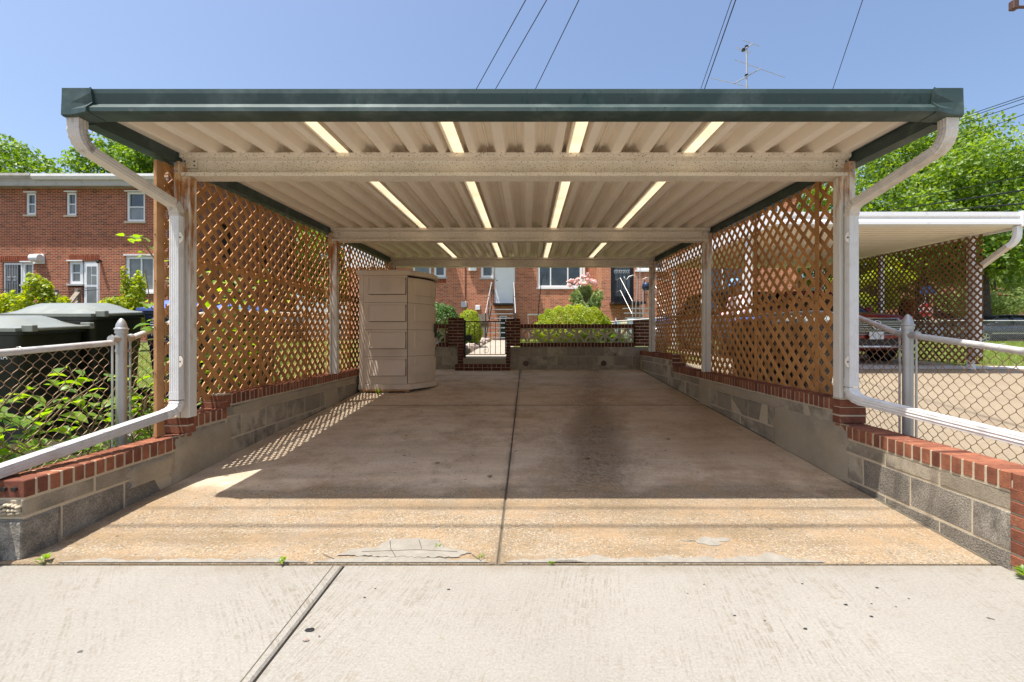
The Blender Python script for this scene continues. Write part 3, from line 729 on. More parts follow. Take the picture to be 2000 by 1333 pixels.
# roof pans: corrugated metal, each pan its own piece
strips = [-1.45, -.560, .352, 1.262]
def zp(h, y): return rz(y) + h
def pan(x0, x1, kind):
    """from the middle of one lower flat to the middle of the next"""
    w = x1 - x0; mb = MB(); e = .028
    if kind == 'plain':
        m = (x0 + x1) / 2
        pr = [(x0, 0), (x0 + e, 0), (x0 + e + .010, .006), (x0 + e + .036, .076), (m - .016, .080), (m - .012, .062), (m - .002, .062), (m, .074), (m + .002, .062), (m + .012, .062), (m + .016, .080), (x1 - e - .036, .076), (x1 - e - .010, .006), (x1 - e, 0), (x1, 0)]
    else: pr = kind
    mb.add([(x, yy, zp(h, yy)) for yy in (Y0 + .06, Y1 - .02) for x, h in pr] , [(i, i + 1, len(pr) + i + 1, len(pr) + i) for i in range(len(pr) - 1)])
    return mb
edges = []
P_ = .2257; s0 = strips[0] - P_ / 2
xs = []
k0 = -6
x = strips[0] - P_ * .5
allx = []
i = 0
grid = [strips[0] - P_ / 2 + P_ * k for k in range(-6, 25)]
grid = [g for g in grid if RX0 + .05 < g < RX1 - .05]
pans = [(RX0 + .02, grid[0])] + list(zip(grid, grid[1:])) + [(grid[-1], RX1 - .02)]
for a, b in pans:
    hit = [s_ for s_ in strips if a < s_ < b and b - a > .15 and abs(s_ - (a + b) / 2) < .06]
    if hit:
        c = (a + b) / 2; e = .02
        pan(a, b, [(a, 0), (a + e, 0), (a + e + .030, .072), (c - .050, .072), (c - .050, .003)]).build('roof_panel', 'cream2', cp)
        pan(a, b, [(c + .050, .003), (c + .050, .072), (b - e - .030, .072), (b - e, 0), (b, 0)]).build('roof_panel', 'cream2', cp)
        pan(a, b, [(c - .054, .0015), (c + .054, .0015)]).build('skylight_strip', 'skylight', cp)
    elif b - a > .12: pan(a, b, 'plain').build('roof_panel', 'cream2', cp)
    else: pan(a, b, [(a, 0), (b, 0)]).build('roof_panel', 'cream2', cp)
# front gutter
prof = [(0, 2.688), (0, 2.661), (.012, 2.602), (-.030, 2.562), (-.030, 2.538), (.002, 2.532), (.095, 2.532), (.095, 2.688), (.088, 2.688), (.088, 2.54), (.012, 2.68)]
def at_x(x, pr, g=0): return [(x, Y0 + dy, z) for dy, z in pr]
bxp = [(-.004, 2.692), (-.004, 2.662), (-.006, 2.604), (-.008, 2.562), (-.009, 2.528), (.004, 2.522), (.10, 2.522), (.10, 2.692), (.092, 2.692), (.092, 2.55), (.004, 2.69)]
capw = .175
MB().loft([at_x(RX0 + capw, prof), at_x(RX1 - capw, prof)]).build('gutter', 'green', cp)
for sx, xe in ((1, RX0), (-1, RX1)):
    pr1 = [(dy - .006, z + (.003 if z > 2.6 else -.003)) for dy, z in prof]
    mb = MB(); mb.loft([at_x(xe + sx * (capw + .006), pr1), at_x(xe + sx * .06, bxp), at_x(xe, bxp)]); mb.build('gutter_end_cap', 'green', cp)
    # seam band
    MB().loft([at_x(xe + sx * (capw + .012), [(dy * 1.0 - .009 if dy < .05 else dy, z) for dy, z in pr1]), at_x(xe + sx * (capw + .004), [(dy - .009 if dy < .05 else dy, z) for dy, z in pr1])]).build('seam_strip', 'green', cp)
# side fascias
for sx, xe in ((1, RX0), (-1, RX1)):
    mb = MB(); xa, xb = sorted((xe, xe + sx * .012)); ln = Y1 - Y0 - .1; d = SL * ln
    mb.box(xa, xb, Y0 + .1, Y1, 2.515, 2.70, 0, d)
    xa, xb = sorted((xe + sx * .012, xe + sx * .10)); mb.box(xa, xb, Y0 + .1, Y1, 2.515, 2.528, 0, d)
    xa, xb = sorted((xe + sx * .088, xe + sx * .10)); mb.box(xa, xb, Y0 + .1, Y1, 2.5285, 2.61, 0, d)
    mb.build('side_fascia', 'green', cp)
MB().box(RX0, RX1, Y1, Y1 + .012, rz(Y1) - .08, rz(Y1) + .08).build('rear_fascia', 'green', cp)
# cross beams
BX0, BX1 = -2.725, 2.535
for k, yb in enumerate((3.56, 6.30, 9.05)):
    zt = rz(yb); c = .05
    prof2 = [(0, zt), (0, zt - .030), (.006, zt - .034), (c, zt - .045), (c + .006, zt - .06), (c + .006, zt - .14), (c, zt - .152), (.004, zt - .156), (-.012, zt - .160), (-.012, zt - .182), (-.006, zt - .186), (.125, zt - .186), (.125, zt - .178), (.085, zt - .172), (.085, zt)]
    mb = MB(); mb.loft([[(x, yb + dy, z) for dy, z in prof2] for x in (BX0, BX1)]); bo = mb.build('cross_beam', 'cream', cp)
    for xe, s_ in ((BX0, 1), (BX1, -1)):
        br = MB(); xa, xb = sorted((xe - s_ * .01, xe + s_ * .11)); br.box(xa, xb, yb + c - .008, yb + c + .003, zt - .105, zt - .036); brk = br.build('bracket', 'cream', bo)
        sc_ = MB()
        for dx in (.015, .09):
            for dz in (.055, .088): sc_.lathe([(.006, -.014), (.006, -.008), (0, -.008)], (xe + s_ * dx, yb + c, zt - dz), 8, 0, 'y')
        sc_.build('screw', 'joint', bo, kind='stuff')
    mb = MB()
    for x in (-1.9, -1.05, -.4, .28, .9, 1.75): mb.lathe([(.004, -.008), (.004, 0)], (x, yb, zt - .032), 6, 0, 'y')
    mb.build('screw', 'joint', bo, kind='stuff')
# posts
for k, yb in enumerate((3.56, 6.30, 9.05)):
    for s_, xa, wz in ((-1, -2.738, (.548, .665, .665)), (1, 2.436, (.69, .69, .88))):
        zt = rz(yb) - .188; m = 'rustpost' if s_ < 0 else 'rustpost2'
        p = MB(); w = .088; z0 = wz[k]
        p.box(xa, xa + w + .016, yb - .012, yb + .07, z0, zt); po = p.build('post', m, cp, bevel=.004)
        xo = xa - .010 if s_ < 0 else xa + w - .020   # taller bracket on the outer side
        q = MB(); q.box(xo, xo + .046, yb - .024, yb + .074, zt - .25, rz(yb) - .075); q.build('post_bracket', m, po, bevel=.003)
        for dz in (.10, .155): MB().lathe([(.011, -.034), (.011, -.024), (0, -.024)], (xo + .022, yb, rz(yb) - dz), 8, 0, 'y').build('bolt', 'galv', po)
        q = MB(); q.box(xa + .030, xa + .034, yb - .0135, yb - .011, z0, zt - .02); q.build('post_seam', 'joint', po)

# downspouts: ribbed rectangular pipe swept along a path
def ribbed(w, d, rib=.0035, n=5):
    pts = []
    for i in range(n * 2 + 1): pts.append((-w / 2 + w * i / (2 * n), -d / 2 - (rib if i % 2 else 0)))
    for i in range(1, 6): pts.append((w / 2 + (rib if i % 2 == 0 else 0), -d / 2 + d * i / 6))
    for i in range(n * 2 + 1): pts.append((w / 2 - w * i / (2 * n), d / 2 + (rib if i % 2 else 0)))
    for i in range(1, 6): pts.append((-w / 2 - (rib if i % 2 == 0 else 0), d / 2 - d * i / 6))
    return pts
def sweep(mb, pts, prof, side, scales=None):
    pts = [Vector(p) for p in pts]; rings = []; sd = Vector(side)
    for i, p in enumerate(pts):
        d = (pts[min(i + 1, len(pts) - 1)] - pts[max(i - 1, 0)]).normalized()
        a = (sd - d * sd.dot(d)).normalized(); b = d.cross(a); k = scales[i] if scales else 1
        rings.append([p + a * u * k + b * v * k for u, v in prof])
    mb.loft(rings)
def arc(p0, p1, p2, n=9):
    return [Vector(p0) * (1 - t) ** 2 + Vector(p1) * 2 * t * (1 - t) + Vector(p2) * t * t for t in [i / n for i in range(n + 1)]]
def pleat(n): return [1.0 + (.085 if i % 2 else 0) for i in range(n)]
def downspout(s_, xt, xpost, label, m1, m2, low):
    t = thing('downspout', label, 'downspout', (xpost, 3.47, .6), 'downspouts of the green edged carport')
    pr = ribbed(.074, .058); sd = (1, 0, 0)
    ytop = Y0 + .048
    pA = arc((xt, ytop, 2.47), (xt, ytop, 2.39), (xt - s_ * .008, ytop + .065, 2.355), 9)
    up = MB(); sweep(up, [(xt, ytop, 2.56), (xt, ytop, 2.48)] + pA, pr, sd, [1.05, 1.05] + pleat(10)); up.build('elbow', m2, t)
    e0 = pA[-1]; e1 = Vector((xpost, 3.435, 2.185))
    d = MB(); sweep(d, [e0 - (e1 - e0) * .02, e0 + (e1 - e0) * .5, e1], pr, sd, [.98, .98, .98]); d.build('diagonal_pipe', m1, t)
    pB = arc(e1, (xpost, 3.478, 2.165), (xpost, 3.48, 2.10), 8)
    d = MB(); sweep(d, pB, pr, sd, pleat(9)); d.build('elbow', m2, t)
    d = MB(); sweep(d, [(xpost, 3.48, 2.105), (xpost, 3.48, 1.4), (xpost, 3.48, low[0][2] + .10)], pr, sd, [.97, .97, .97]); d.build('pipe', 'white', t)
    d = MB(); sweep(d, [(xpost, 3.48, low[0][2] + .16), (xpost, 3.48, low[0][2] + .10)], pr, sd, [1.03, 1.03]); d.build('pipe_sleeve', 'white', t)
    L0, L1 = Vector(low[0]), Vector(low[1])
    pC = arc((xpost, 3.48, L0.z + .09), (xpost, 3.48, L0.z + .01), L0, 8)
    d = MB(); sweep(d, pC, pr, sd, pleat(9)); d.build('elbow', 'white', t)
    d = MB(); sweep(d, [L0 - (L1 - L0) * .01, L1], pr, sd, [.98, .98]); d.build('ground_pipe', 'white' if s_ > 0 else 'greypipe', t)
    for z in (1.93, .99):
        q = MB(); sx = -s_ * .0
        c = Vector((xpost - s_ * .046, 3.442, z)); q.poly([c + Vector((-s_ * .03 * math.cos(a), 0, .042 * math.sin(a))) for a in [R(-90 + 22.5 * i) for i in range(9)]], (0, .006, 0)); q.build('strap', 'cream', t)
        q = MB(); q.lathe([(.006, -.006), (0, -.006)], (c.x - s_ * .012, 3.441, z), 8, 0, 'y'); q.build('screw', 'joint', t)
    return t
downspout(-1, PX(152, 2.82), -2.680, 'sooty cream downspout at the left corner, in front of the rusty post', 'creampipe', 'soot', [(-2.70, 3.38, .60), (-2.87, 2.15, .415)])
downspout(1, PX(1851, 2.82), 2.478, 'white downspout at the right corner, by the chain-link fence', 'creampipe', 'creampipe', [(2.50, 3.36, .70), (2.86, 2.15, .565)])

# ---------------------------------------------------------------- lattice screens
def clip_poly(poly, x0, x1, zf0, zf1):
    def cut(ps, inside, inter):
        out = []
        for i in range(len(ps)):
            a, b = ps[i - 1], ps[i]; ia, ib = inside(a), inside(b)
            if ia != ib: out.append(inter(a, b))
            if ib: out.append(b)
        return out
    def lerp(a, b, t): return (a[0] + (b[0] - a[0]) * t, a[1] + (b[1] - a[1]) * t)
    for f in (lambda p: p[0] - x0, lambda p: x1 - p[0], lambda p: p[1] - zf0(p[0]), lambda p: zf1(p[0]) - p[1]):
        if not poly: return []
        poly = cut(poly, lambda p: f(p) >= 0, lambda a, b: lerp(a, b, f(a) / (f(a) - f(b))))
    return poly
def lattice(parent, xp, y0, y1, zf0, zf1, mat, per=.148, w=.037, th=.0065, off=0., dz=0.):
    """slats at 45 degrees in two layers on the plane x = xp"""
    for layer, s_ in ((0, 1), (1, -1)):
        zm, zx = min(zf0(y0), zf0(y1)), max(zf1(y0), zf1(y1)); H = zx - zm
        n = int((y1 - y0 + H) / per) + 2; hw = w / 2 * 1.41421
        for i in range(-1, n + 1):
            if s_ > 0: a = y0 - H + i * per + off; pl_ = [(a - hw, zm), (a + hw, zm), (a + hw + H, zx), (a - hw + H, zx)]
            else: a = y0 + i * per + off; pl_ = [(a - hw, zm), (a + hw, zm), (a + hw - H, zx), (a - hw - H, zx)]
            q = clip_poly(pl_, y0, y1, zf0, zf1)
            if len(q) < 3: continue
            xx = xp + layer * th * 1.02
            MB().poly([(xx, p[0], p[1]) for p in q], (th, 0, 0)).build('slat', mat, parent)
roofz = lambda y: 2.515 + SL * (y - 2.9)
def screen(label, xp, y0, y1, zb0, zsplit, lattice_mat='lattice', battens=(), off=0.):
    t = thing('lattice_screen', label, 'lattice', (xp, (y0 + y1) / 2, zb0), 'brown lattice screens of the carport')
    lattice(t, xp, y0, y1, lambda y: zsplit, lambda y: roofz(y) - .004, lattice_mat, off=off)
    lattice(t, xp + (.0195 if xp < 0 else -.0195), y0, y1, lambda y: zb0, lambda y: zsplit + .035, lattice_mat, w=.046, off=off + .03)
    for yb, w in battens:
        for a, b in ((zb0, zsplit - .01), (zsplit, roofz(yb) - .01)):
            MB().box(xp - .026 if xp > 0 else xp + .039, xp - .0205 if xp > 0 else xp + .0445, yb - w / 2, yb + w / 2, a, b).build('batten', lattice_mat, t)
    for yb, w in battens:
        n = MB()
        for q in range(9): n.lathe([(.005, -.0012), (.005, .0012)], ((xp + .0452 if xp < 0 else xp - .0268), yb + random.uniform(-.01, .01), zb0 + .1 + q * .2), 6, 0, 'x')
        n.build('nail', 'joint', t, kind='stuff')
    return t
LXp, RXp = -2.810, 2.556
s1 = screen('near left lattice screen with a pale wooden edge board beside the rusty post', LXp, 3.50, 6.27, .63, 1.80, battens=((4.72, .045), (5.7, .04)))
screen('far left lattice screen beside the tan storage shed', LXp, 6.30, 9.30, .67, 1.80, battens=((7.1, .045), (8.2, .04)), off=.05)
screen('near right lattice screen between front post and middle post', RXp, 3.64, 6.29, .695, 1.50, battens=((3.98, .055), (5.05, .045)), off=.02)
s4 = screen('far right lattice screen next to the rear right post', RXp, 6.33, 9.02, .76, 1.50, battens=((7.55, .045),), off=.06)
MB().box(LXp - .004, LXp + .022, 3.425, 3.497, .42, 2.515).build('edge_board', 'wood', s1, bevel=.002)
o = MB(); 
for z in (.6, .9, 1.25, 1.6, 1.95, 2.3): o.lathe([(.0045, -.003), (.0045, 0)], (LXp + .010, 3.424, z), 6, 0, 'y')
o.build('nail', 'joint', s1, kind='stuff')

# ---------------------------------------------------------------- chain-link fences
def linkmesh(mb, path, ztop, zbot, w=.078, h=.088, r=.0022):
    """woven wire along a polyline path [(x,y)], tops and bottoms given as functions of the distance s"""
    P = [Vector((a, b)) for a, b in path]; L = [0]
    for a, b in zip(P, P[1:]): L.append(L[-1] + (b - a).length)
    def at(u):
        u = min(max(u, 0), L[-1] - 1e-6)
        for i in range(len(P) - 1):
            if u <= L[i + 1]:
                t = (u - L[i]) / (L[i + 1] - L[i]); return P[i].lerp(P[i + 1], t), (P[i + 1] - P[i]).normalized()
    w = w / 2
    for i in range(int(L[-1] / w)):
        u0 = (i + .5) * w; zt, zb_ = ztop(u0), zbot(u0); n = int((zt - zb_) / (h / 2)); pts = []
        for k in range(n + 1):
            z = zt - k * h / 2; side = 1 if (k + i) % 2 == 0 else -1
            for dv, du in ((.010, .80), (0, 1.0), (-.010, .80)):
                p, d = at(u0 + side * du * w * .52); nn = Vector((-d.y, d.x)) * (.0032 * (1 if dv > 0 else -1 if dv < 0 else 0) * side)
                pts.append((p.x + nn.x, p.y + nn.y, z + dv))
        mb.tube(pts, r, 4, 0, False)
def fence_post(parent, x, y, z0, z1, r=.034, cap=True):
    m = MB(); m.lathe([(r, z0), (r, z1)], (x, y, 0), 20); p = m.build('post', 'galv', parent); smooth_angle(p)
    if cap:
        c = MB(); c.lathe([(r + .006, z1 - .03), (r + .006, z1 - .004), (r + .012, z1), (r + .010, z1 + .008), (r + .002, z1 + .012), (r - .001, z1 + .035), (r - .012, z1 + .062), (.010, z1 + .080), (0, z1 + .084)], (x, y, 0), 20); smooth_angle(c.build('post_cap', 'galv', p))
    return p
def near_fence(s_, xf, yp, zpost, rail, label, grp=None):
    t = thing('chain_link_fence', label, 'fence', (xf, yp, .1))
    p = fence_post(t, xf, yp, .0, zpost)
    for z, in ((zpost - .055,), (zpost - .16,), (.42,), (.36,)):
        b = MB(); b.lathe([(.0375, z - .010), (.0375, z + .010)], (xf, yp, 0), 20); b.box(xf - .006, xf + .006, yp + .034, yp + .075, z - .011, z + .011); smooth_angle(b.build('tension_band', 'galv', p))
        b = MB(); b.lathe([(.009, -.02), (.009, .02)], (xf, yp + .062, z), 8, 0, 'x'); b.build('band_bolt', 'galv', p)
    for dy in (-.075, .075):
        b = MB(); b.bar((xf, yp + dy, .15), (xf, yp + dy, zpost - .04), .014, .006); b.build('tension_bar', 'galv', t)
    pts = rail; nr = MB(); nr.tube([q for q in pts if q[1] <= yp - .03], .0215, 14); smooth_angle(nr.build('top_rail', 'rail', t))
    nr = MB(); nr.tube([q for q in pts if q[1] >= yp + .03], .0215, 14); smooth_angle(nr.build('top_rail', 'rail', t))
    for sgn in (-1, 1):
        q = MB(); q.tube([(xf, yp + sgn * .03, zpost - .075), (xf, yp + sgn * .09, zpost - .07 + (.012 if sgn > 0 else -.003))], .027, 14); smooth_angle(q.build('rail_cup', 'galv', t))
    a = [q for q in pts if q[1] <= yp]; b_ = [q for q in pts if q[1] >= yp]
    def zf(seg):
        s0_ = seg[0]
        def f(u):
            y = seg[0][1] + u
            for q0, q1 in zip(seg, seg[1:]):
                if q0[1] <= y <= q1[1]: return q0[2] + (q1[2] - q0[2]) * (y - q0[1]) / (q1[1] - q0[1]) - .004
            return seg[-1][2]
        return f
    m = MB(); linkmesh(m, [(xf, a[0][1]), (xf, yp - .07)], zf(a), lambda u: .12); m.build('wire_mesh', 'wire', t, kind='stuff')
    m = MB(); linkmesh(m, [(xf, yp + .07), (xf, b_[-1][1])], zf(b_), lambda u: .14 + u * .07); m.build('wire_mesh', 'wire', t, kind='stuff')
    for i in range(5):
        y = a[0][1] + .25 + i * .22
        if y < yp - .1:
            c = MB(); c.tube([(xf + .026 * math.cos(g), y, zf(a)(y - a[0][1]) + .006 + .026 * math.sin(g)) for g in [R(40 * k) for k in range(9)]], .0022, 4); c.build('wire_tie', 'wireg', t)
    return t
zpL = 1.19
near_fence(-1, -3.05, 3.42, 1.235, [(-3.05, 1.6, 1.03), (-3.05, 2.63, 1.085), (-3.05, 3.35, 1.135), (-3.05, 3.48, 1.16), (-3.05, 3.95, 1.32), (-3.05, 4.4, 1.42), (-3.05, 6.6, 1.5), (-3.05, 9.7, 1.62)], 'chain-link fence left of the driveway, in front of the dark rubbish bins')
near_fence(1, 2.85, 3.41, 1.265, [(2.85, 1.6, 1.03), (2.85, 2.61, 1.095), (2.85, 3.34, 1.185), (2.85, 3.48, 1.20), (2.85, 3.95, 1.355), (2.85, 4.5, 1.42), (2.85, 6.6, 1.47), (2.85, 9.7, 1.62)], 'chain-link fence right of the driveway, in front of the red car')
# street side fence
t = thing('chain_link_fence', 'low chain-link fence between the grass and the street, in front of the parked cars', 'fence', (24, 21, .95))
for x in lsp(9, 46, 2.95): fence_post(t, x, 21, .8, 1.95, .035, False)
m = MB(); m.tube([(8, 21, 1.92), (47, 21, 1.92)], .025, 6); m.build('top_rail', 'rail', t)
m = MB(); linkmesh(m, [(12, 21), (30, 21)], lambda u: 1.9, lambda u: .95, .085, .09, .0016); m.build('wire_mesh', 'wireg', t, kind='stuff')
# fence dividing the rear gardens on the right
t = thing('chain_link_fence', 'garden fence with towels hung on its rail, behind the screen block wall', 'fence', (3.0, 13, .8))
for x, y in ((2.45, 12.6), (2.95, 10.6), (1.95, 14.6)): fence_post(t, x, y, .7, 1.62, .025)
m = MB(); m.tube([(3.05, 10.2, 1.60), (2.45, 12.6, 1.60), (1.75, 15.4, 1.55)], .022, 8); m.build('top_rail', 'rail', t)
m = MB(); linkmesh(m, [(3.05, 10.2), (1.75, 15.4)], lambda u: 1.58, lambda u: .75, .08, .09, .003); m.build('wire_mesh', 'wireg', t, kind='stuff')
def towel(px, Y, zt, zl, w, mat, label, seed):
    rnd = random.Random(seed); mb = MB(); n = 10; x0 = PX(px, Y); rows = []
    xs_ = [x0 + (i / n - .5) * w for i in range(n + 1)]
    prof_ = [(-.035, zl), (-.04, (zl + zt) / 2), (-.032, zt - .06), (-.02, zt), (0, zt + .014), (.02, zt), (.03, zt - .1), (.032, zl + .18)]
    for dy, z in prof_: rows.append([(x + .02 * math.sin(z * 9 + x * 3) * (zt - z) + rnd.uniform(-.004, .004), Y + dy + .014 * math.sin(i * 1.9 + seed) * (1 + (zt - z) * 3), z + (rnd.uniform(-.015, .015) if z < zt - .2 else 0)) for i, x in enumerate(xs_)])
    vs = [p for r in rows for p in r]; k = n + 1
    mb.add(vs, [(j * k + i, j * k + i + 1, (j + 1) * k + i + 1, (j + 1) * k + i) for j in range(len(rows) - 1) for i in range(n)])
    me = mb.mesh('towel', (x0, Y, zt), True); me.materials.append(M[mat]); o = link('towel', me, None, (x0, Y, zt)); sd = o.modifiers.new('thick', 'SOLIDIFY'); sd.thickness = .008
    return tag(o, label, 'towel', 'towels drying on the garden fence')
towel(1193, 15.0, 1.60, 1.05, .22, 'tw3', 'off-white towel farthest left on the fence rail', 1)
towel(1207, 14.0, 1.62, 1.22, .26, 'tw1', 'short grey-blue towel between white and yellow towels', 2)
towel(1220, 13.4, 1.62, 1.02, .23, 'tw2', 'long pale yellow towel left of the big blue towel', 3)
towel(1234, 12.7, 1.66, .98, .25, 'tw1', 'long grey-blue towel hanging just left of the pillar top', 4)
towel(1250, 12.2, 1.63, 1.1, .22, 'tw2', 'yellow towel above the right brick pillar', 5)
# rubbish bags by the rear right post
def lump(name, c, r, mat, label, cat, seed):
    bm = bmesh.new(); bmesh.ops.create_icosphere(bm, subdivisions=3, radius=1); rnd = random.Random(seed)
    for v in bm.verts:
        n_ = sum(math.sin(v.co.x * a + v.co.y * b + v.co.z * d) for a, b, d in ((5, 3, 7), (9, 11, 4), (15, 6, 13))) * .045
        v.co *= 1 + n_; v.co = Vector((v.co.x * r[0], v.co.y * r[1], v.co.z * r[2]))
    me = bpy.data.meshes.new(name); bm.to_mesh(me); bm.free(); me.materials.append(M[mat]); me.polygons.foreach_set('use_smooth', [True] * len(me.polygons))
    return tag(link(name, me, None, c), label, cat)
lump('rubbish_bag', (3.02, 10.5, 1.10), (.26, .24, .34), 'bag', 'shiny dark bin bag behind the right brick pillar', 'rubbish bag', 1)
lump('rubbish_bag', (3.2, 10.75, 1.52), (.20, .2, .14), 'bagb', 'blue plastic bag on top of the dark bin bag', 'rubbish bag', 2)

# ---------------------------------------------------------------- wheeled bins
def wheelie(label, loc, rz_, lid_m, body_m, grp, h=1.12, w=.60, d=.72, texts=(), tilt=0):
    """local: front faces -y, handle and wheels at +y"""
    t = link('wheeled_bin', None, None, (0, 0, 0)); tag(t, label, 'wheeled bin', grp)
    def ring(z, ww, dd, cy, r=.05):
        pts = []
        for cx_, cy_, a0 in ((ww / 2 - r, dd / 2 - r, 0), (-ww / 2 + r, dd / 2 - r, 90), (-ww / 2 + r, -dd / 2 + r, 180), (ww / 2 - r, -dd / 2 + r, 270)):
            for k in range(4): a = R(a0 + 30 * k); pts.append((cx_ + r * math.cos(a), cy + cy_ + r * math.sin(a), z))
        return pts
    b = MB(); b.loft([ring(.06, w * .78, d * .66, .03), ring(.12, w * .80, d * .70, .03), ring(h * .60, w * .90, d * .84, .01), ring(h * .61, w * .92, d * .86, .01), ring(h * .90, w * .96, d * .94, 0), ring(h * .905, w * 1.0, d * 1.0, 0), ring(h * .945, w * 1.0, d * 1.0, 0)])
    bo = b.build('bin_body', body_m, t); smooth_angle(bo, 35)
    # domed lid with raised ribs
    n = 12; rows = []
    for j in range(n + 1):
        y = -d / 2 - .03 + (d + .02) * j / n; ed = sm(min(j, n - j) / 3)
        rows.append([((-w / 2 - .02) + (w + .04) * i / n, y, h * .95 + .012 + (.105 * math.sin(math.pi * i / n) ** .8 * ed) + .03 * (1 - j / n) * 0 + (.010 if i in (3, 4, 8, 9) and 1 < j < n - 1 else 0)) for i in range(n + 1)])
    l = MB(); k = n + 1; vs = [p for r in rows for p in r]; base = len(vs)
    low = [(p[0], p[1], h * .95 - .018) for p in vs]
    fs = [(j * k + i, j * k + i + 1, (j + 1) * k + i + 1, (j + 1) * k + i) for j in range(n) for i in range(n)]
    bd = [i for i in range(k)] + [j * k + n for j in range(1, k)] + [n * k + i for i in range(n - 1, -1, -1)] + [j * k for j in range(n - 1, 0, -1)]
    fs += [(bd[i], bd[(i + 1) % len(bd)], base + bd[(i + 1) % len(bd)], base + bd[i]) for i in range(len(bd))]
    l.add(vs + low, fs); lo = l.build('lid', lid_m, t); smooth_angle(lo, 30)
    q = MB(); q.tube([(-w / 2 + .03, d / 2 + .075, h * .95), (w / 2 - .03, d / 2 + .075, h * .95)], .019, 10); smooth_angle(q.build('handle', lid_m, t))
    for xx in (-w / 2 + .05, w / 2 - .05):
        q = MB(); q.box(xx - .025, xx + .025, d / 2 - .01, d / 2 + .095, h * .93, h * .985); q.build('hinge_arm', lid_m, t, bevel=.006)
        q = MB(); q.lathe([(.02, -.03), (.12, -.028), (.125, -.02), (.125, .02), (.12, .028), (.02, .03)], (xx + (.03 if xx > 0 else -.03), d / 2 - .08, .125), 18, 0, 'x'); smooth_angle(q.build('wheel', 'tyre', t))
    for txt, sz, face, u, z in texts:
        if face == 'front': text_mesh('printed_text', txt, sz, 'ink', t, (u, -d * .46 - .012, z), (R(90 + 4), 0, 0))
        else: text_mesh('printed_text', txt, sz, 'ink', t, (-w * .47 - .016 if face == 'left' else w * .47 + .016, u, z), (R(90), 0, R(-90) if face == 'left' else R(90)))
    t.location = loc; t.rotation_euler = (0, tilt, rz_)
    return t
gl = 'green rubbish bins behind the left fence'
# handles face the fence (+x): rotate by -90 deg
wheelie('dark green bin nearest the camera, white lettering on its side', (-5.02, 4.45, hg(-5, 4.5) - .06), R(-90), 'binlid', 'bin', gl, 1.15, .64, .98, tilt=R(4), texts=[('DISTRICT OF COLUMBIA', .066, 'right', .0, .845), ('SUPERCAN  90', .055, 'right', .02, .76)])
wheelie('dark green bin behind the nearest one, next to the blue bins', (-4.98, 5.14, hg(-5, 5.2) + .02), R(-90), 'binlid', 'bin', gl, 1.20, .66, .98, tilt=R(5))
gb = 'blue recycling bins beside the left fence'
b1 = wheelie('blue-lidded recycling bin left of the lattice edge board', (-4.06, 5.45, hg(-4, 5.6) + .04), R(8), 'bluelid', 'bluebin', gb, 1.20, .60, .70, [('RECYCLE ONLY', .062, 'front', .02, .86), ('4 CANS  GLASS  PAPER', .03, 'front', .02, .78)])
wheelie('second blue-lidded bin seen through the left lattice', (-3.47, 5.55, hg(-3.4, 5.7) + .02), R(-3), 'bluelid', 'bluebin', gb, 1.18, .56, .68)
# stars and recycling arrows on the blue bin
def front_mark(parent, pts, name='printed_mark'):
    m = MB(); m.poly([(x, -.372, z) for x, z in pts], (0, -.0015, 0)); me = m.mesh(name); me.materials.append(M['ink']); o = link(name, me, parent); o.location = (0, .012, 0); return o
def star(cx, cz, r): return [(cx + (r if i % 2 == 0 else r * .4) * math.sin(R(36 * i)), cz + (r if i % 2 == 0 else r * .4) * math.cos(R(36 * i))) for i in range(10)]
for i in range(3): front_mark(b1, star(-.16 + i * .05, 1.03, .020))
for i in range(2): front_mark(b1, [(-.19, 1.0 - i * .025), (-.03, 1.0 - i * .025), (-.03, .988 - i * .025), (-.19, .988 - i * .025)])
for k in range(3):
    a = R(120 * k); rot = lambda x, z: (.06 + x * math.cos(a) - z * math.sin(a), .97 + x * math.sin(a) + z * math.cos(a))
    front_mark(b1, [rot(*p) for p in ((-.035, .030), (.012, .030), (.012, .042), (.038, .022), (.012, .004), (.012, .016), (-.035, .016))])
gn = 'dark bins beyond the right lattice'
wheelie('dark grey bin close to the front right post, beyond the lattice', (3.26, 5.30, hg(3.3, 5.2)), R(90), 'binlid', 'bin', gn, 1.12, .62, .40)
wheelie('black bin in the middle of the row beyond the right lattice', (3.26, 5.96, hg(3.3, 5.9)), R(90), 'blackp', 'bin', gn, 1.10, .62, .40)
wheelie('bin with blue lid at the far end of the row beyond the right lattice', (3.26, 6.62, hg(3.3, 6.6)), R(90), 'bluelid', 'bin', gn, 1.08, .62, .40)

# ---------------------------------------------------------------- storage shed
sh = thing('storage_shed', 'tan resin storage shed with bowed double doors standing on a timber base', 'shed', (-2.2, 7.8, .31))
sx0, sx1, sy0, sy1 = -2.63, -1.88, 7.12, 8.36; z0s = gz(7.1) + .055; z1s = 2.195; BOW = .30
def bow(y, e=0): 
    t_ = (y - sy0) / (sy1 - sy0); return sx1 + (BOW * math.sin(math.pi * min(1, max(0, t_))) if 0 < t_ < 1 else 0) + e
m = MB()
for x in (-2.62, -2.25, -1.92): m.box(x, x + .09, sy0 - .02, sy1 + .02, gz(7.1) - .02, z0s - .028)
m.build('base_beam', 'greywood', sh)
MB().box(sx0 + .01, sx1 + .03, sy0 - .025, sy1, z0s - .028, z0s - .001).build('base_board', 'wood', sh)
ys = lsp(sy0, sy1, .06)
def plan(e=0, ex=0): return [(sx0 - ex, sy0 - ex), ] + [(bow(y, e), y + (-ex if i == 0 else ex if i == len(ys) - 1 else 0)) for i, y in enumerate(ys)] + [(sx0 - ex, sy1 + ex)]
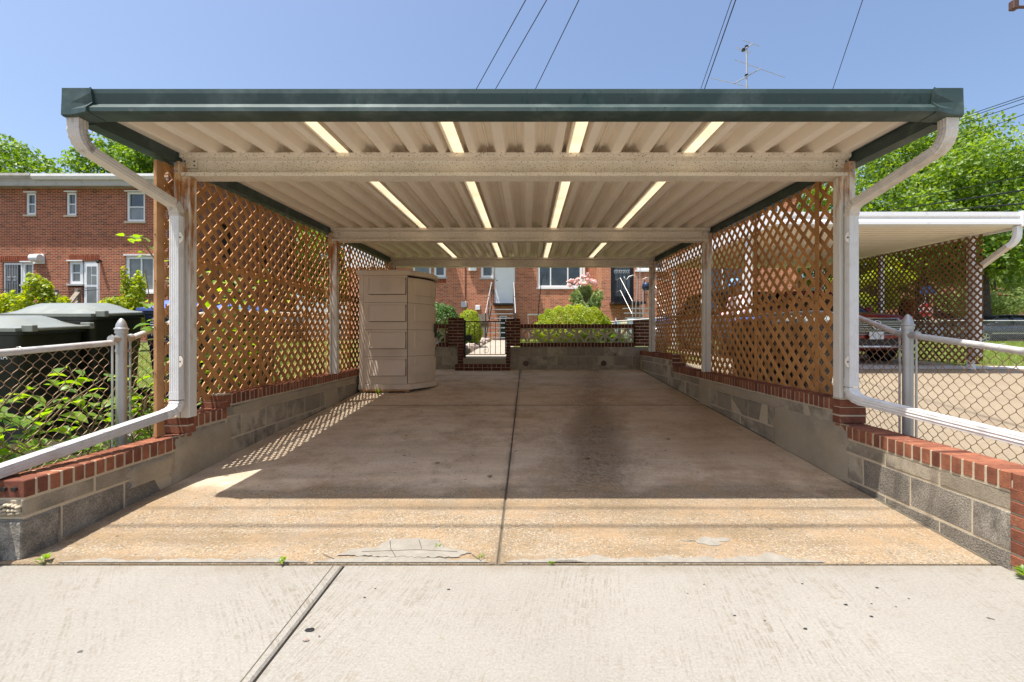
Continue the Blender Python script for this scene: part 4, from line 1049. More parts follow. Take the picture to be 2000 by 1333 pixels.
m = MB(); m.loft([[(x, y, z0s) for x, y in plan(.055, .01)], [(x, y, z0s + .075) for x, y in plan(.05, .01)], [(x, y, z0s + .085) for x, y in plan(-.01, -.005)]]); m.build('floor_rim', 'shed', sh)
m = MB(); m.loft([[(x, y, z0s + .06) for x, y in plan(-.03, -.045)], [(x, y, z1s - .05) for x, y in plan(-.03, -.045)]]); m.build('shed_core', 'shed_d', sh)
# lid
m = MB(); m.loft([[(x, y, z1s - .055) for x, y in plan(.035, .02)], [(x, y, z1s - .050) for x, y in plan(.05, .03)], [(x, y, z1s + .01) for x, y in plan(.05, .03)], [(x, y, z1s + .028) for x, y in plan(.02, .01)]]); m.build('shed_roof', 'shed', sh)
# side wall facing the street: framed with raised panels
def side_panel(x0, x1, z0, z1): 
    m = MB(); yf = sy0 - .004
    # a ramped panel: top edge deep, bottom edge proud
    m.hexa([(x0, yf + .016, z0), (x1, yf + .016, z0), (x1, yf + .05, z0), (x0, yf + .05, z0), (x0, yf + .016, z1), (x1, yf + .016, z1), (x1, yf + .05, z1), (x0, yf + .05, z1)])
    m.hexa([(x0 + .012, yf - .028, z0 + .0), (x1 - .012, yf - .024, z0 + .0), (x1 - .012, yf + .018, z0), (x0 + .012, yf + .018, z0), (x0 + .012, yf + .004, z1 - .012), (x1 - .012, yf + .010, z1 - .012), (x1 - .012, yf + .018, z1 - .012), (x0 + .012, yf + .018, z1 - .012)])
    return m
hp = (z1s - .055 - (z0s + .085)) / 4
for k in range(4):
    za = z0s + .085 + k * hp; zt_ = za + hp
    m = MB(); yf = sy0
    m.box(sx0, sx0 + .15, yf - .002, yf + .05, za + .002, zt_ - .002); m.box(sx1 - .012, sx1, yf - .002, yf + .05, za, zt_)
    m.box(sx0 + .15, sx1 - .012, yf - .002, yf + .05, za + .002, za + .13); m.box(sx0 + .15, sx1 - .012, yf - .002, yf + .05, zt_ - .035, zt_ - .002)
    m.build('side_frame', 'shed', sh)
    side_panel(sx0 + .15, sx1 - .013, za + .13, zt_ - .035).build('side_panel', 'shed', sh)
    m = MB(); m.box(sx0 + .15, sx1 - .02, sy0 - .006, sy0 + .03, za + .122, za + .129); m.box(sx0 + .08, sx1 - .0, sy0 - .0035, sy0 + .03, zt_ - .0015, zt_ + .0015); m.build('panel_shade_seam', 'shed_d', sh, kind='stuff')  # first bar paints the overhang shade below the panel, second is the tier seam
m = MB(); m.box(sx0 - .004, sx0 + .075, sy0 - .008, sy0 + .06, z0s + .07, z1s - .05); m.build('corner_post', 'shed', sh, bevel=.006)
# bowed doors
ymid = (sy0 + sy1) / 2
def curved(y0, y1, z0, z1, e0, e1, mat='shed', name='door_panel', nm=8):
    m = MB(); yy = lsp(y0, y1, (y1 - y0) / nm); 
    m.loft([[(bow(y, e0), y, z0), (bow(y, e1), y, z0), (bow(y, e1), y, z1), (bow(y, e0), y, z1)] for y in yy]); return m.build(name, mat, DO)
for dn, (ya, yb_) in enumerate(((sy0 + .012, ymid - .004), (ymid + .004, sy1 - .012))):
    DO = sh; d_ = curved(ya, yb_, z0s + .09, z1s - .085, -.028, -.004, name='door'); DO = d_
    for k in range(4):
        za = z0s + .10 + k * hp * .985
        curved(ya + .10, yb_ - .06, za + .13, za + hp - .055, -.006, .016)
        curved(ya, yb_, za + hp * .985 - .004, za + hp * .985, -.006, -.002, 'shed_d', 'panel_shade_seam')
DO = sh; curved(sy0 + .002, sy0 + .010, z0s + .09, z1s - .09, -.03, .0, 'shed_d', 'door_gap', 2)
for dz in (0, .02):
    m = MB(); zc = 1.28; xh = bow(ymid) + .01
    m.bar((xh, ymid - .03 + dz * 2.6, zc - .12), (xh + .002, ymid - .03 + dz * 2.6, zc + .12), .018, .03)
    m.bar((xh + .02, ymid - .03 + dz * 2.6, zc - .10), (xh + .02, ymid - .03 + dz * 2.6, zc + .06), .014, .014); m.build('door_handle', 'blackp', sh)
m = MB(); m.lathe([(.03, -.012), (.032, 0), (.03, .012)], (xh + .03, ymid, zc - .2), 12, 0, 'y'); m.build('latch', 'grey', sh)

# ---------------------------------------------------------------- houses
def facade(mb, a0, a1, z0, z1, pos, openings, axis='x', depth=.14, out=-1):
    """wall face with true openings; axis 'x': face at y=pos looking to -y; axis 'y': face at x=pos looking to +x (out=1) / -x"""
    us = sorted({a0, a1, *[v for o in openings for v in o[:2]]}); zs = sorted({z0, z1, *[v for o in openings for v in o[2:4]]})
    def P(u, z, d=0): return (u, pos - out * d, z) if axis == 'x' else (pos - out * d, u, z)
    for i in range(len(us) - 1):
        for j in range(len(zs) - 1):
            um, zm = (us[i] + us[i + 1]) / 2, (zs[j] + zs[j + 1]) / 2
            if any(o[0] < um < o[1] and o[2] < zm < o[3] for o in openings): continue
            mb.add([P(us[i], zs[j]), P(us[i + 1], zs[j]), P(us[i + 1], zs[j + 1]), P(us[i], zs[j + 1])], [(0, 1, 2, 3)])
    for u0, u1, w0, w1 in [o[:4] for o in openings]:
        for a, b in (((u0, w0), (u1, w0)), ((u1, w0), (u1, w1)), ((u1, w1), (u0, w1)), ((u0, w1), (u0, w0))):
            mb.add([P(*a), P(*b), P(*b, depth), P(*a, depth)], [(0, 1, 2, 3)])
def window(parent, u0, u1, z0, z1, pos, axis='x', out=-1, rows=(.5,), cols=(), gm='glass', fw=.06, lintel=False, sill=True, name='window', fm='whitep', sillm='walk'):
    def B(mb, ua, ub, za, zb_, d0, d1):
        if axis == 'x': mb.box(ua, ub, min(pos - out * d0, pos - out * d1), max(pos - out * d0, pos - out * d1), za, zb_)
        else: mb.box(min(pos - out * d0, pos - out * d1), max(pos - out * d0, pos - out * d1), ua, ub, za, zb_)
    f = MB(); B(f, u0, u1, z0, z0 + fw, .04, .12); B(f, u0, u1, z1 - fw, z1, .04, .12); B(f, u0, u0 + fw, z0 + fw, z1 - fw, .04, .12); B(f, u1 - fw, u1, z0 + fw, z1 - fw, .04, .12)
    w_, h_ = u1 - u0 - 2 * fw, z1 - z0 - 2 * fw
    for r in rows: B(f, u0 + fw, u1 - fw, z0 + fw + h_ * r - .022, z0 + fw + h_ * r + .022, .06, .11)
    for c in cols: B(f, u0 + fw + w_ * c - .028, u0 + fw + w_ * c + .028, z0 + fw, z1 - fw, .055, .115)
    fo = f.build(name, fm, parent)
    cc = [0, *cols, 1]; rr = [0, *rows, 1]
    for i in range(len(cc) - 1):
        for j in range(len(rr) - 1):
            g = MB(); B(g, u0 + fw + w_ * cc[i], u0 + fw + w_ * cc[i + 1] - .001, z0 + fw + h_ * rr[j], z0 + fw + h_ * rr[j + 1] - .001, .085 + .006 * (j % 2), .10); g.build('pane', gm if isinstance(gm, str) else gm[(i + j) % len(gm)], fo)
    if sill: s_ = MB(); B(s_, u0 - .06, u1 + .06, z0 - .07, z0 - .002, -.05, .10); s_.build('sill', sillm, fo)
    if lintel == 'cap': s_ = MB(); B(s_, u0 - .05, u1 + .05, z1 + .002, z1 + .05, -.05, .08); s_.build('head_trim', fm, fo)
    return fo
def soldiers(parent, u0, u1, z, pos, n=None, mat='sillbrick'):
    n = n or int((u1 - u0) / .075); p = (u1 - u0) / n; me = unit_box('lintel_brick', p - .01, .06, .19, .003, mat)
    for i in range(n): link('lintel_brick', me, parent, Vector((u0 + p * (i + .5), pos + .018, z + .10)) - wloc(parent))

# house A on the left
AY = 18.3; ax0, ax1 = -34, -14.45
hA = thing('brick_house', 'two-storey red brick terrace house at far left with white gutter and upper windows', 'house', (-22, AY, 1.1))
wz = lambda py: PZ(py, AY); wx = lambda px: PX(px, AY)
opA = [(wx(50), wx(70), wz(420), wz(377)), (wx(129), wx(149), wz(421), wz(376)), (wx(247), wx(283), wz(433), wz(375)),
       (wx(5), wx(65), wz(606), wz(513)), (wx(134), wx(194), wz(606), wz(511)), (wx(245), wx(303), wz(571), wz(500))]
mb = MB(); facade(mb, ax0, ax1, .8, 7.35, AY, opA); mb.build('front_wall', 'wallA', hA)
mb = MB(); sy = lambda px: ax1 * F / (px - CX)
sz = lambda py, y: CH + (CY - py) * y / F
opS = []
for a, b in ((430, 455), (505, 524), (561, 571)):
    ya, yb_ = sy(a), sy(b); opS.append((ya, yb_, 4.95, 6.55))
opS.append((sy(530), sy(541), 2.4, 4.0)); opS.append((sy(455), sy(468), 2.4, 4.0))
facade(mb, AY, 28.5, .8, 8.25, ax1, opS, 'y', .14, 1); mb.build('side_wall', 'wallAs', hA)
MB().box(ax0, ax1 - .16, AY + .16, 28.4, .8, 7.3).build('interior', 'shed_d', hA)
MB().box(ax0, ax1 - .02, AY - .02, 28.5, 7.36, 7.52).build('roof', 'roofmem', hA)
MB().hexa([(ax1 - .25, AY, 7.30), (ax1 + .01, AY, 7.30), (ax1 + .01, 28.5, 7.30), (ax1 - .25, 28.5, 7.30), (ax1 - .25, AY, 8.0), (ax1 + .01, AY, 8.0), (ax1 + .01, 28.5, 8.3), (ax1 - .25, 28.5, 8.3)]).build('parapet', 'wallAs', hA)
MB().box(ax1 - .3, ax1 + .06, AY - .02, 28.5, 8.26, 8.34).build('coping', 'walk', hA)
# soffit, fascia and gutter
MB().box(ax0, ax1 - .02, AY - .34, AY + .0, 7.14, 7.36).build('eave_board', 'dirtytrim', hA)
mb = MB(); mb.loft([[(x, AY - .34 - dy, z) for dy, z in ((0, 7.38), (.0, 7.50), (0, 7.56), (.12, 7.60), (.13, 7.50), (.07, 7.39))] for x in (ax0, wx(82))]); mb.build('gutter', 'dirtytrim', hA)
mb = MB(); mb.loft([[(x, AY - .34 - dy, z) for dy, z in ((0, 7.36), (.0, 7.48), (0, 7.54), (.12, 7.58), (.13, 7.48), (.07, 7.37))] for x in (wx(84), ax1 - .02)]); mb.build('gutter', 'white', hA)
mb = MB(); xa, xb, xc_ = wx(102), wx(114), wx(150); mb.hexa([(xa, AY + .8, 7.5), (xb, AY + .8, 7.5), (xb, AY + 1.6, 7.5), (xa, AY + 1.6, 7.5), (xa, AY + .8, 8.06), (xb, AY + .8, 8.06), (xb, AY + 1.6, 8.06), (xa, AY + 1.6, 8.06)])
mb.hexa([(xb, AY + .8, 7.5), (xc_, AY + .8, 7.5), (xc_, AY + 1.6, 7.5), (xb, AY + 1.6, 7.5), (xb, AY + .8, 8.0), (xc_, AY + .8, 7.56), (xc_, AY + 1.6, 7.56), (xb, AY + 1.6, 8.0)]); mb.build('roof_hatch', 'grey', hA)
for o in opA[:3]: window(hA, *o, AY, gm=('blind', 'glass'), lintel='cap', fw=.085, sillm='plate')
window(hA, wx(245), wx(303), wz(571), wz(500), AY, rows=(), cols=(.5,), gm='blind', lintel='cap', fw=.12, sillm='whitep')
window(hA, wx(43), wx(65), wz(556), wz(513), AY, rows=(.5,), gm='blind', fw=.09, lintel='cap')
MB().box(wx(43), wx(65), AY + .02, AY + .10, wz(606), wz(558) - .08).build('wall_infill', 'wallA', hA)
window(hA, wx(134), wx(160), wz(555), wz(511), AY, rows=(.5,), gm='blind', fw=.11, lintel='cap')
MB().box(wx(134), wx(160), AY + .02, AY + .10, wz(606), wz(557) - .08).build('wall_infill', 'wallA', hA)
def door(parent, u0, u1, z0, z1, pos, mat, panes=(), trim='whitep', gm='glass', knob='l', nm='door'):
    d = MB(); d.box(u0, u1, pos + .03, pos + .10, z0, z1); fr = d.build('door_frame', trim, parent)
    e = .07; d = MB(); d.box(u0 + e, u1 - e, pos + .012, pos + .05, z0 + .01, z1 - e); do = d.build(nm, mat, fr if False else parent, bevel=.004)
    w_, h_ = u1 - u0 - 2 * e, z1 - z0 - e
    for a, b, c, dd in panes:
        MB().box(u0 + e + w_ * a, u0 + e + w_ * b, pos + .004, pos + .010, z0 + h_ * c, z0 + h_ * dd).build('pane', gm, do)
    kx = u0 + e + w_ * (.08 if knob == 'l' else .92)
    MB().lathe([(.0, -.05), (.022, -.045), (.026, -.03), (.012, -.02), (.012, .0)], (kx, pos + .012, z0 + h_ * .47), 10, 0, 'y').build('knob', 'brown', do, True)
    return do
door(hA, wx(163), wx(194), wz(606), wz(511), AY, 'whitep', [(.12, .44, .55, .93), (.50, .88, .76, .93), (.50, .88, .55, .73), (.12, .88, .14, .50)], gm='blind', knob='l')
dA = door(hA, wx(6), wx(42), wz(606), wz(514), AY, 'black', [(.18, .82, .58, .92), (.18, .82, .10, .30)], trim='whitep', gm='glass')
mb = MB()
for i in range(9): x = wx(10) + i * .066; mb.bar((x, AY - .02, wz(600)), (x, AY - .02, wz(517)), .012)
for cx_ in (wx(19), wx(30)):
    for r in (.05, .10): mb.tube([(cx_ + r * math.cos(a), AY - .03, wz(545) + r * math.sin(a)) for a in [R(45 + 90 * k) for k in range(5)]], .010, 4)
mb.build('door_grille', 'grey', dA)
soldiers(hA, wx(0), wx(65), wz(513) + .06, AY); soldiers(hA, wx(134), wx(194), wz(511) + .05, AY)
# vent hood and door light
mb = MB(); mb.lathe([(.0, -.0), (.15, 0), (.15, .34), (0, .34)], (wx(71), AY - .17, wz(506)), 16, 0, 'x'); mb.box(wx(68) - .02, wx(88), AY - .06, AY - .001, wz(516), wz(497)); smooth_angle(mb.build('vent_hood', 'whitep', hA))
mb = MB(); mb.box(wx(194), wx(199), AY - .16, AY, wz(511), wz(509)); mb.lathe([(.03, -.06), (.06, .02), (.02, .05)], (wx(198), AY - .15, wz(513)), 10); mb.build('wall_lamp', 'blackp', hA)
# ledge along the side wall
MB().box(ax1 + .001, ax1 + .9, 20.5, 28, 1.9, 2.28).build('porch_ledge', 'whitep', hA); MB().box(ax1 + .002, ax1 + .85, 20.6, 27.9, .8, 1.895).build('porch_base', 'wallAs', hA)
# steps with timber rails
for pa, pb, lab in (((84, 606), (108, 572), 'left'), ((116, 606), (152, 571), 'right')):
    t = thing('stair_rail', 'grey timber stair rail in front of the ' + ('black door of the left house' if lab == 'left' else 'white door of the left house'), 'stair rail', (PX(pa[0], 15), 15, 1.2), 'timber stair rails of the left house')
    A_, B_ = Vector((PX(pa[0] - 12, 14), 14.2, PZ(615, 14.2))), Vector((PX(pb[0], 16.8), 16.8, PZ(pb[1], 16.8)))
    MB().bar(A_, B_, .13, .05).build('handrail', 'greywood', t); MB().bar(A_ - Vector((0, 0, .35)), B_ - Vector((0, 0, .35)), .06, .10).build('lower_rail', 'greywood', t)
    MB().box(B_.x - .07, B_.x + .07, B_.y - .07, B_.y + .07, .9, B_.z + .12).build('newel_post', 'greywood', t, bevel=.01)
    MB().box(A_.x - .06, A_.x + .06, A_.y - .06, A_.y + .06, .8, A_.z + .05).build('newel_post', 'greywood', t, bevel=.01)
t = thing('washing_line', 'thin black cord strung across the front of the left house', 'cord', (-18, 17, 2.9)); 
mb = MB(); mb.tube([(wx(-20), 17, 3.0), (wx(110), 17, PZ(566, 17)), (wx(160), 17, PZ(569, 17)), (wx(200), 17, PZ(571, 17)), (wx(250), 17, PZ(566, 17))], .012, 4); mb.build('cord', 'cable', t)

# house B behind the driveway
BY = 21.0; bx = lambda px: PX(px, BY); bz = lambda py: PZ(py, BY)
hB = thing('brick_house', 'orange brick terrace house behind the gate with white door and wide window', 'house', (-1, BY, 1.0))
ox0, ox1 = -8.3, bx(1164)
opB = [(bx(806), bx(842), bz(545), 5.05), (bx(847), bx(871), bz(542), 5.05), (bx(939), bx(965), bz(543), 5.05), (bx(966), bx(1006), bz(594), 5.05), (bx(1050), bx(1137), bz(562), 5.15), (bx(975), bx(990), bz(664), bz(617))]
mb = MB(); facade(mb, ox0, ox1, .6, 7.9, BY, opB); mb.build('front_wall', 'wallB', hB)
MB().box(ox0, ox1, BY + .18, BY + 9, .6, 7.8).build('interior', 'shed_d', hB)
MB().box(ox0 - .1, ox1 + .1, BY - .30, BY + 9, 7.9, 8.1).build('roof', 'roofmem', hB)
MB().box(ox0, ox0 + .1, BY + .01, BY + 9, .6, 7.9).build('side_wall', 'wallBs', hB)
window(hB, bx(806), bx(842), bz(545), 5.05, BY, rows=(.5,), gm='blind', fw=.09)
window(hB, bx(847), bx(871), bz(542), 5.05, BY, rows=(.5,), gm='glass', fw=.11); soldiers(hB, bx(847), bx(871), bz(542) - .26, BY, 8)
window(hB, bx(939), bx(965), bz(543), 5.05, BY, rows=(.5,), gm='glass', fw=.11, sill=True)
window(hB, bx(1050), bx(1137), bz(562), 5.15, BY, rows=(.82,), cols=(.27, .70), gm=('glass', 'glass', 'glass'), fw=.10, sillm='whitep')
dB = door(hB, bx(965), bx(1007), bz(594), 5.05, BY, 'whitep', [(.12, .47, .86, .95), (.55, .88, .86, .95)], knob='l')
for z in (.08, .30, .52): MB().box(bx(971), bx(1001), BY + .006, BY + .0115, bz(594) + 2.3 * z, bz(594) + 2.3 * z + .40).build('door_panel', 'whitep', dB, bevel=.002)
door(hB, bx(975), bx(990), bz(664), bz(617), BY, 'black', [(.15, .85, .1, .9)], gm='glass', nm='basement_door')
# flat door canopies
for xa, xb, d_, z_ in ((bx(690), -3.55, .95, 5.3), (-2.87, -2.05, .37, 5.25), (-1.95, -.02, 1.0, 5.3), (.42, bx(1140), .10, 5.3)):
    MB().box(xa, xb, BY - d_, BY - .002, z_, z_ + .10).build('canopy', 'whitep', hB)
mb = MB(); mb.box(bx(690), bx(765), BY - 1.0, BY - .96, 4.22, 5.3)
mb.build('awning_valance', 'whitep', hB)
MB().box(bx(916), bx(931), BY - .12, BY - .001, bz(530), bz(512)).build('vent_box', 'whitep', hB, bevel=.01)
MB().box(bx(901), bx(912), BY - .14, BY - .001, bz(601), bz(590)).build('meter_box', 'grey', hB, bevel=.01)
MB().box(bx(929), bx(938), BY - .12, BY - .001, bz(606), bz(597)).build('meter_box', 'whitep', hB, bevel=.01)
mb = MB(); mb.tube([(bx(909), BY - .03, 6), (bx(909), BY - .03, bz(586))], .018, 6); mb.build('conduit', 'brown', hB)
mb = MB(); mb.box(bx(1138), bx(1142), BY - .11, BY - .01, 1.2, 7.9); mb.build('drainpipe', 'whitep', hB)
# enclosure of the basement stairs
mb = MB(); mb.box(bx(936), bx(955), BY - 1.2, BY - 1.1, 1.1, bz(612) - .1)
mb.build('stairwell_wall', 'greywood', hB)
# metal stair to the white door
stt = thing('metal_stair', 'open black metal stair with handrails up to the white door', 'stair', (-1.2, 20, 1.1))
n = 7; zt_ = bz(594) - .03
MB().box(bx(965), bx(1003), BY - .9, BY - .01, zt_ - .07, zt_).build('landing', 'black', stt)
for i in range(n):
    z = zt_ - .07 - (i + 1) * .205; y = BY - .9 - i * .24
    MB().box(bx(965) - .02 * i, bx(1003) + .02 * i, y - .25, y, z - .035, z).build('tread', 'galv', stt)
for xx, sg in ((bx(965) - .04, -1), (bx(1003) + .04, 1)):
    a = Vector((xx, BY - .9, zt_ - .1)); b = Vector((xx + sg * .12, BY - .9 - n * .24, zt_ - .1 - n * .205))
    m = MB(); m.bar(a, b, .03, .16); m.build('stringer', 'black', stt)
    m = MB(); m.tube([(xx, BY - .05, zt_ + .92), (a.x, a.y, zt_ + .92), (b.x, b.y, b.z + 1.0)], .022, 8); m.build('handrail', 'galv', stt)
    m = MB(); m.tube([(xx, BY - .05, zt_ + .48), (a.x, a.y, zt_ + .48), (b.x, b.y, b.z + .55)], .016, 6); m.build('lower_rail', 'black', stt)
    for p_, h_ in (((xx, BY - .06, zt_), .95), ((a.x, a.y, zt_), .95), (((a.x + b.x) / 2, (a.y + b.y) / 2, (a.z + b.z) / 2), 1.05), ((b.x, b.y, b.z), 1.0)):
        MB().bar(p_, (p_[0], p_[1], p_[2] + h_), .03).build('rail_post', 'black', stt)
# house C, projecting
CY_ = 19.4; c_x = lambda px: PX(px, CY_); c_z = lambda py: PZ(py, CY_)
hC = thing('brick_house', 'projecting brick house at right of the rear view with black storm door', 'house', (6, CY_, 1.0))
c0 = ox1 + .002
opC = [(c_x(1193), c_x(1238), c_z(592), 5.0), (c_x(1243), c_x(1300), c_z(528), 5.6)]
mb = MB(); facade(mb, c0, 11.5, .6, 8.35, CY_, opC); mb.build('front_wall', 'wallB', hC)
mb = MB(); facade(mb, CY_, BY, .6, 8.35, c0, [], 'y', .1, -1); mb.build('side_wall', 'wallBs', hC)
MB().box(c0 + .01, 11.4, CY_ + .18, CY_ + 10, .6, 8.2).build('interior', 'shed_d', hC)
MB().box(c0 - .05, 11.55, CY_ - .25, CY_ + 10, 8.36, 8.5).build('roof', 'roofmem', hC)
MB().box(11.4, 11.5, CY_ + .01, CY_ + 10, .6, 8.35).build('side_wall', 'wallBs', hC)
window(hC, c_x(1243), c_x(1300), c_z(528), 5.6, CY_, rows=(.5,), cols=(.5,), gm='glass', sillm='whitep', fw=.1)
dC = door(hC, c_x(1193), c_x(1238), c_z(592), 5.0, CY_, 'black', [(.12, .88, .80, .98), (.12, .88, .12, .70)], trim='black', gm='glass', knob='r')
m = MB()
for i in range(5): m.bar((c_x(1200) + i * .17, CY_ - .012, c_z(586)), (c_x(1200) + i * .17, CY_ - .012, 4.9), .014)
m.build('door_bar', 'black', dC, kind='stuff')
m = MB()
for i in range(9):
    cx_ = c_x(1201) + i * .075; m.tube([(cx_ + .035 * math.cos(a), CY_ - .016, c_z(531) + .07 * math.sin(a)) for a in [R(60 * k) for k in range(6)]], .009, 4)
m.build('door_scroll', 'grey', dC)
for xw in (7.0, 9.4): window(hC, xw, xw + 1.3, 5.6, 7.2, CY_ - .13, rows=(.5,), gm='glass')
window(hC, 7.4, 9.2, 2.9, 4.6, CY_ - .13, cols=(.5,), rows=(), gm='glass')
# C stair rails
st2 = thing('metal_stair', 'small metal stair with pale handrails at the black storm door', 'stair', (4.3, 18.8, 1.2))
MB().box(c_x(1190), c_x(1250), CY_ - 1.0, CY_ - .01, c_z(592) - .1, c_z(592) - .02).build('landing', 'black', st2)
for px0, px1 in ((1203, 1213), (1258, 1270)):
    for dz, r in ((.95, .015), (.45, .013)):
        m = MB(); m.tube([(c_x(px0), CY_ - .05, c_z(592) + dz), (c_x(px0), CY_ - .9, c_z(592) + dz), (c_x(px1), CY_ - 2.1, c_z(592) + dz - 1.05)], r, 8); m.build('handrail', 'galv', st2)
    for y in (CY_ - .06, CY_ - .9): MB().bar((c_x(px0), y, c_z(592)), (c_x(px0), y, c_z(592) + .96), .03).build('rail_post', 'black', st2)
    MB().bar((c_x(px1), CY_ - 2.1, 1.1), (c_x(px1), CY_ - 2.1, c_z(592) - .08), .03).build('rail_post', 'galv', st2)
for i in range(6): MB().box(c_x(1206) + .0, c_x(1256), CY_ - 1.24 - i * .24, CY_ - 1.0 - i * .24, c_z(592) - .33 - i * .2, c_z(592) - .29 - i * .2).build('tread', 'galv', st2)
# dark cap hung on the rail, hooks and pole
t = tag(MB().lathe([(.0, .10), (.10, .08), (.15, 0), (.16, -.14), (.10, -.22), (0, -.24)], (PX(1262, 17.6), 17.6, PZ(556, 17.6)), 12).build('hanging_basket', 'bluebin', None, True), 'small dark blue pouch hanging from the clothes rail by the storm door', 'pouch')
t = thing('clothes_rail', 'thin horizontal metal clothes rail right of the storm door', 'clothes rail', (PX(1262, 17.6), 17.6, 1)); m = MB(); m.tube([(PX(1256, 17.6), 17.6, .9), (PX(1256, 17.6), 17.6, PZ(545, 17.6)), (PX(1262, 17.6), 17.6, PZ(543, 17.6)), (PX(1330, 17.6), 17.6, PZ(552, 17.6))], .02, 6); m.build('pole', 'galv', t)
t = thing('shepherd_hook', 'pale garden hook pole standing before the black storm door', 'garden hook', (PX(1242, 15), 15, .9)); m = MB()
m.tube([(PX(a, 15), 15, PZ(b, 15)) for a, b in ((1240, 670), (1242, 600), (1245, 552), (1243, 541), (1236, 538), (1228, 541), (1224, 547), (1220, 544), (1219, 541))], .016, 8); m.build('hook_pole', 'galv', t, True)
t = thing('shepherd_hook', 'thin black garden hook pole left of the wide white window', 'garden hook', (PX(1050, 14), 14, .9)); m = MB()
m.tube([(PX(a, 14), 14, PZ(b, 14)) for a, b in ((1048, 660), (1053, 590), (1058, 545), (1061, 536), (1064, 534))], .014, 6); m.tube([(PX(a, 14), 14, PZ(b, 14)) for a, b in ((1064, 534), (1068, 537), (1068, 548))], .008, 5); m.build('hook_pole', 'black', t, True)
t = thing('clothes_pole', 'thin upright pole rising above the right brick pillar', 'pole', (PX(1250, 12), 12, .8)); m = MB(); m.tube([(PX(1250, 12), 12, .75), (PX(1250, 12), 12, PZ(518, 12))], .010, 6); m.build('pole', 'galv', t)
# small wire table
t = thing('wire_table', 'small grey wire table on the grass between gate and round shrub', 'table', (PX(1042, 17), 17, .95))
MB().box(PX(1030, 17), PX(1056, 17), 16.8, 17.3, PZ(616, 17), PZ(614, 17)).build('table_top', 'galv', t)
for a, b in ((1031, 1034), (1054, 1051)):
    for y in (16.82, 17.28): MB().bar((PX(a, 17), y, PZ(616, 17)), (PX(b, 17), y, .93), .02).build('leg', 'galv', t)
# edging stones along the path
es = thing('stone_edging', 'row of rough pinkish stones edging the path behind the gate', 'stone edging', (-1.5, 15, .9))
rnd = random.Random(5)
for i in range(26):
    y = 11.5 + i * .30; x = -1.58 + rnd.uniform(-.04, .04) if y < 17 else -1.6 - (y - 17) * .35
    mb = MB(); a, b, c = .10 + rnd.random() * .05, .13 + rnd.random() * .04, .06 + rnd.random() * .05
    mb.box(-a, a, -b, b, -c, c); me = mb.mesh('stone', bevel=.03); me.materials.append(M['stone'])
    link('stone', me, es, Vector((x, y, hg(x, y) + c * .7)) - wloc(es), (rnd.uniform(-.2, .2), rnd.uniform(-.2, .2), rnd.uniform(0, 3)))

# ---------------------------------------------------------------- neighbour's carport
nc = thing('carport', 'white neighbouring carport with dark brown lattice, sheltering two cars', 'carport', (6.4, 10, .6))
NX0, NX1, NY0, NY1 = 4.19, 8.66, 7.9, 13.6; nzt = PZ(414, NY0); nzb = PZ(441, NY0)
prof = [(0, nzt), (.0, nzt - .07), (.03, nzt - .10), (-.02, nzt - .17), (-.02, nzb + .02), (.12, nzb), (.12, nzt)]
mb = MB(); mb.loft([[(x, NY0 + dy, z) for dy, z in prof] for x in (NX0, NX1)]); mb.build('gutter', 'whitep', nc)
for x0_ in (NX0 - .005, NX1 - .10): MB().box(x0_, x0_ + .105, NY0 - .03, NY0 + .13, nzb - .015, nzt + .01).build('gutter_end_cap', 'whitep', nc, bevel=.006)
yy = NY0 + .13; k = 0; nsl = .02
while yy < NY1:
    d_ = .17; z = nzb + .05 + nsl * (yy - NY0)
    m = MB(); m.loft([[(x, yy, z), (x, yy + .02, z - .040), (x, yy + d_ - .045, z - .040), (x, yy + d_ - .012, z), (x, yy + d_ - .002, z), (x, yy + d_ - .002, z + .03), (x, yy, z + .03)] for x in (NX0 + .02, NX1 - .02)]); m.build('roof_panel', 'cream2', nc); yy += d_
for xx in (NX0 - .01, NX1 - .02): MB().box(xx, xx + .03, NY0 + .131, NY1, nzb - .03, nzt - .02, 0, nsl * (NY1 - NY0)).build('side_fascia', 'whitep', nc)
for xx in (NX0 + .04, NX1 - .13):
    for y in (8.75, 11.0, 13.2):
        MB().box(xx, xx + .10, y, y + .10, hg(xx, y), nzb + .03).build('post', 'whitep', nc, bevel=.006)
nl = thing('lattice_screen', 'dark brown lattice screen of the white neighbouring carport, before the stop sign', 'lattice', (NX1, 10.5, .65))
lattice(nl, NX1 - .16, 8.50, 13.4, lambda y: .66 + .0 * y, lambda y: nzb - .02 + nsl * (y - NY0), 'lattice_n', .145, .036)
# its right downspout
t = thing('downspout', 'white downspout at the right corner of the neighbouring carport', 'downspout', (8.6, 8.3, 2.5))
pr = ribbed(.10, .075); m = MB(); p0 = (NX1 - .10, NY0 + .05, nzb); sweep(m, [p0] + arc((p0[0], p0[1], nzb - .1), (p0[0], p0[1], nzb - .28), (p0[0] - .04, p0[1] + .12, nzb - .33), 7), pr, (1, 0, 0)); m.build('elbow', 'whitep', t)
m = MB(); sweep(m, [(p0[0] - .04, p0[1] + .12, nzb - .33), (NX1 - .10, 8.62, nzb - .62)], pr, (1, 0, 0)); m.build('diagonal_pipe', 'creampipe', t)
m = MB(); sweep(m, [(NX1 - .10, 8.64, nzb - .60), (NX1 - .10, 8.66, nzb - .72), (NX1 - .10, 8.66, .8)], pr, (1, 0, 0)); m.build('pipe', 'whitep', t)

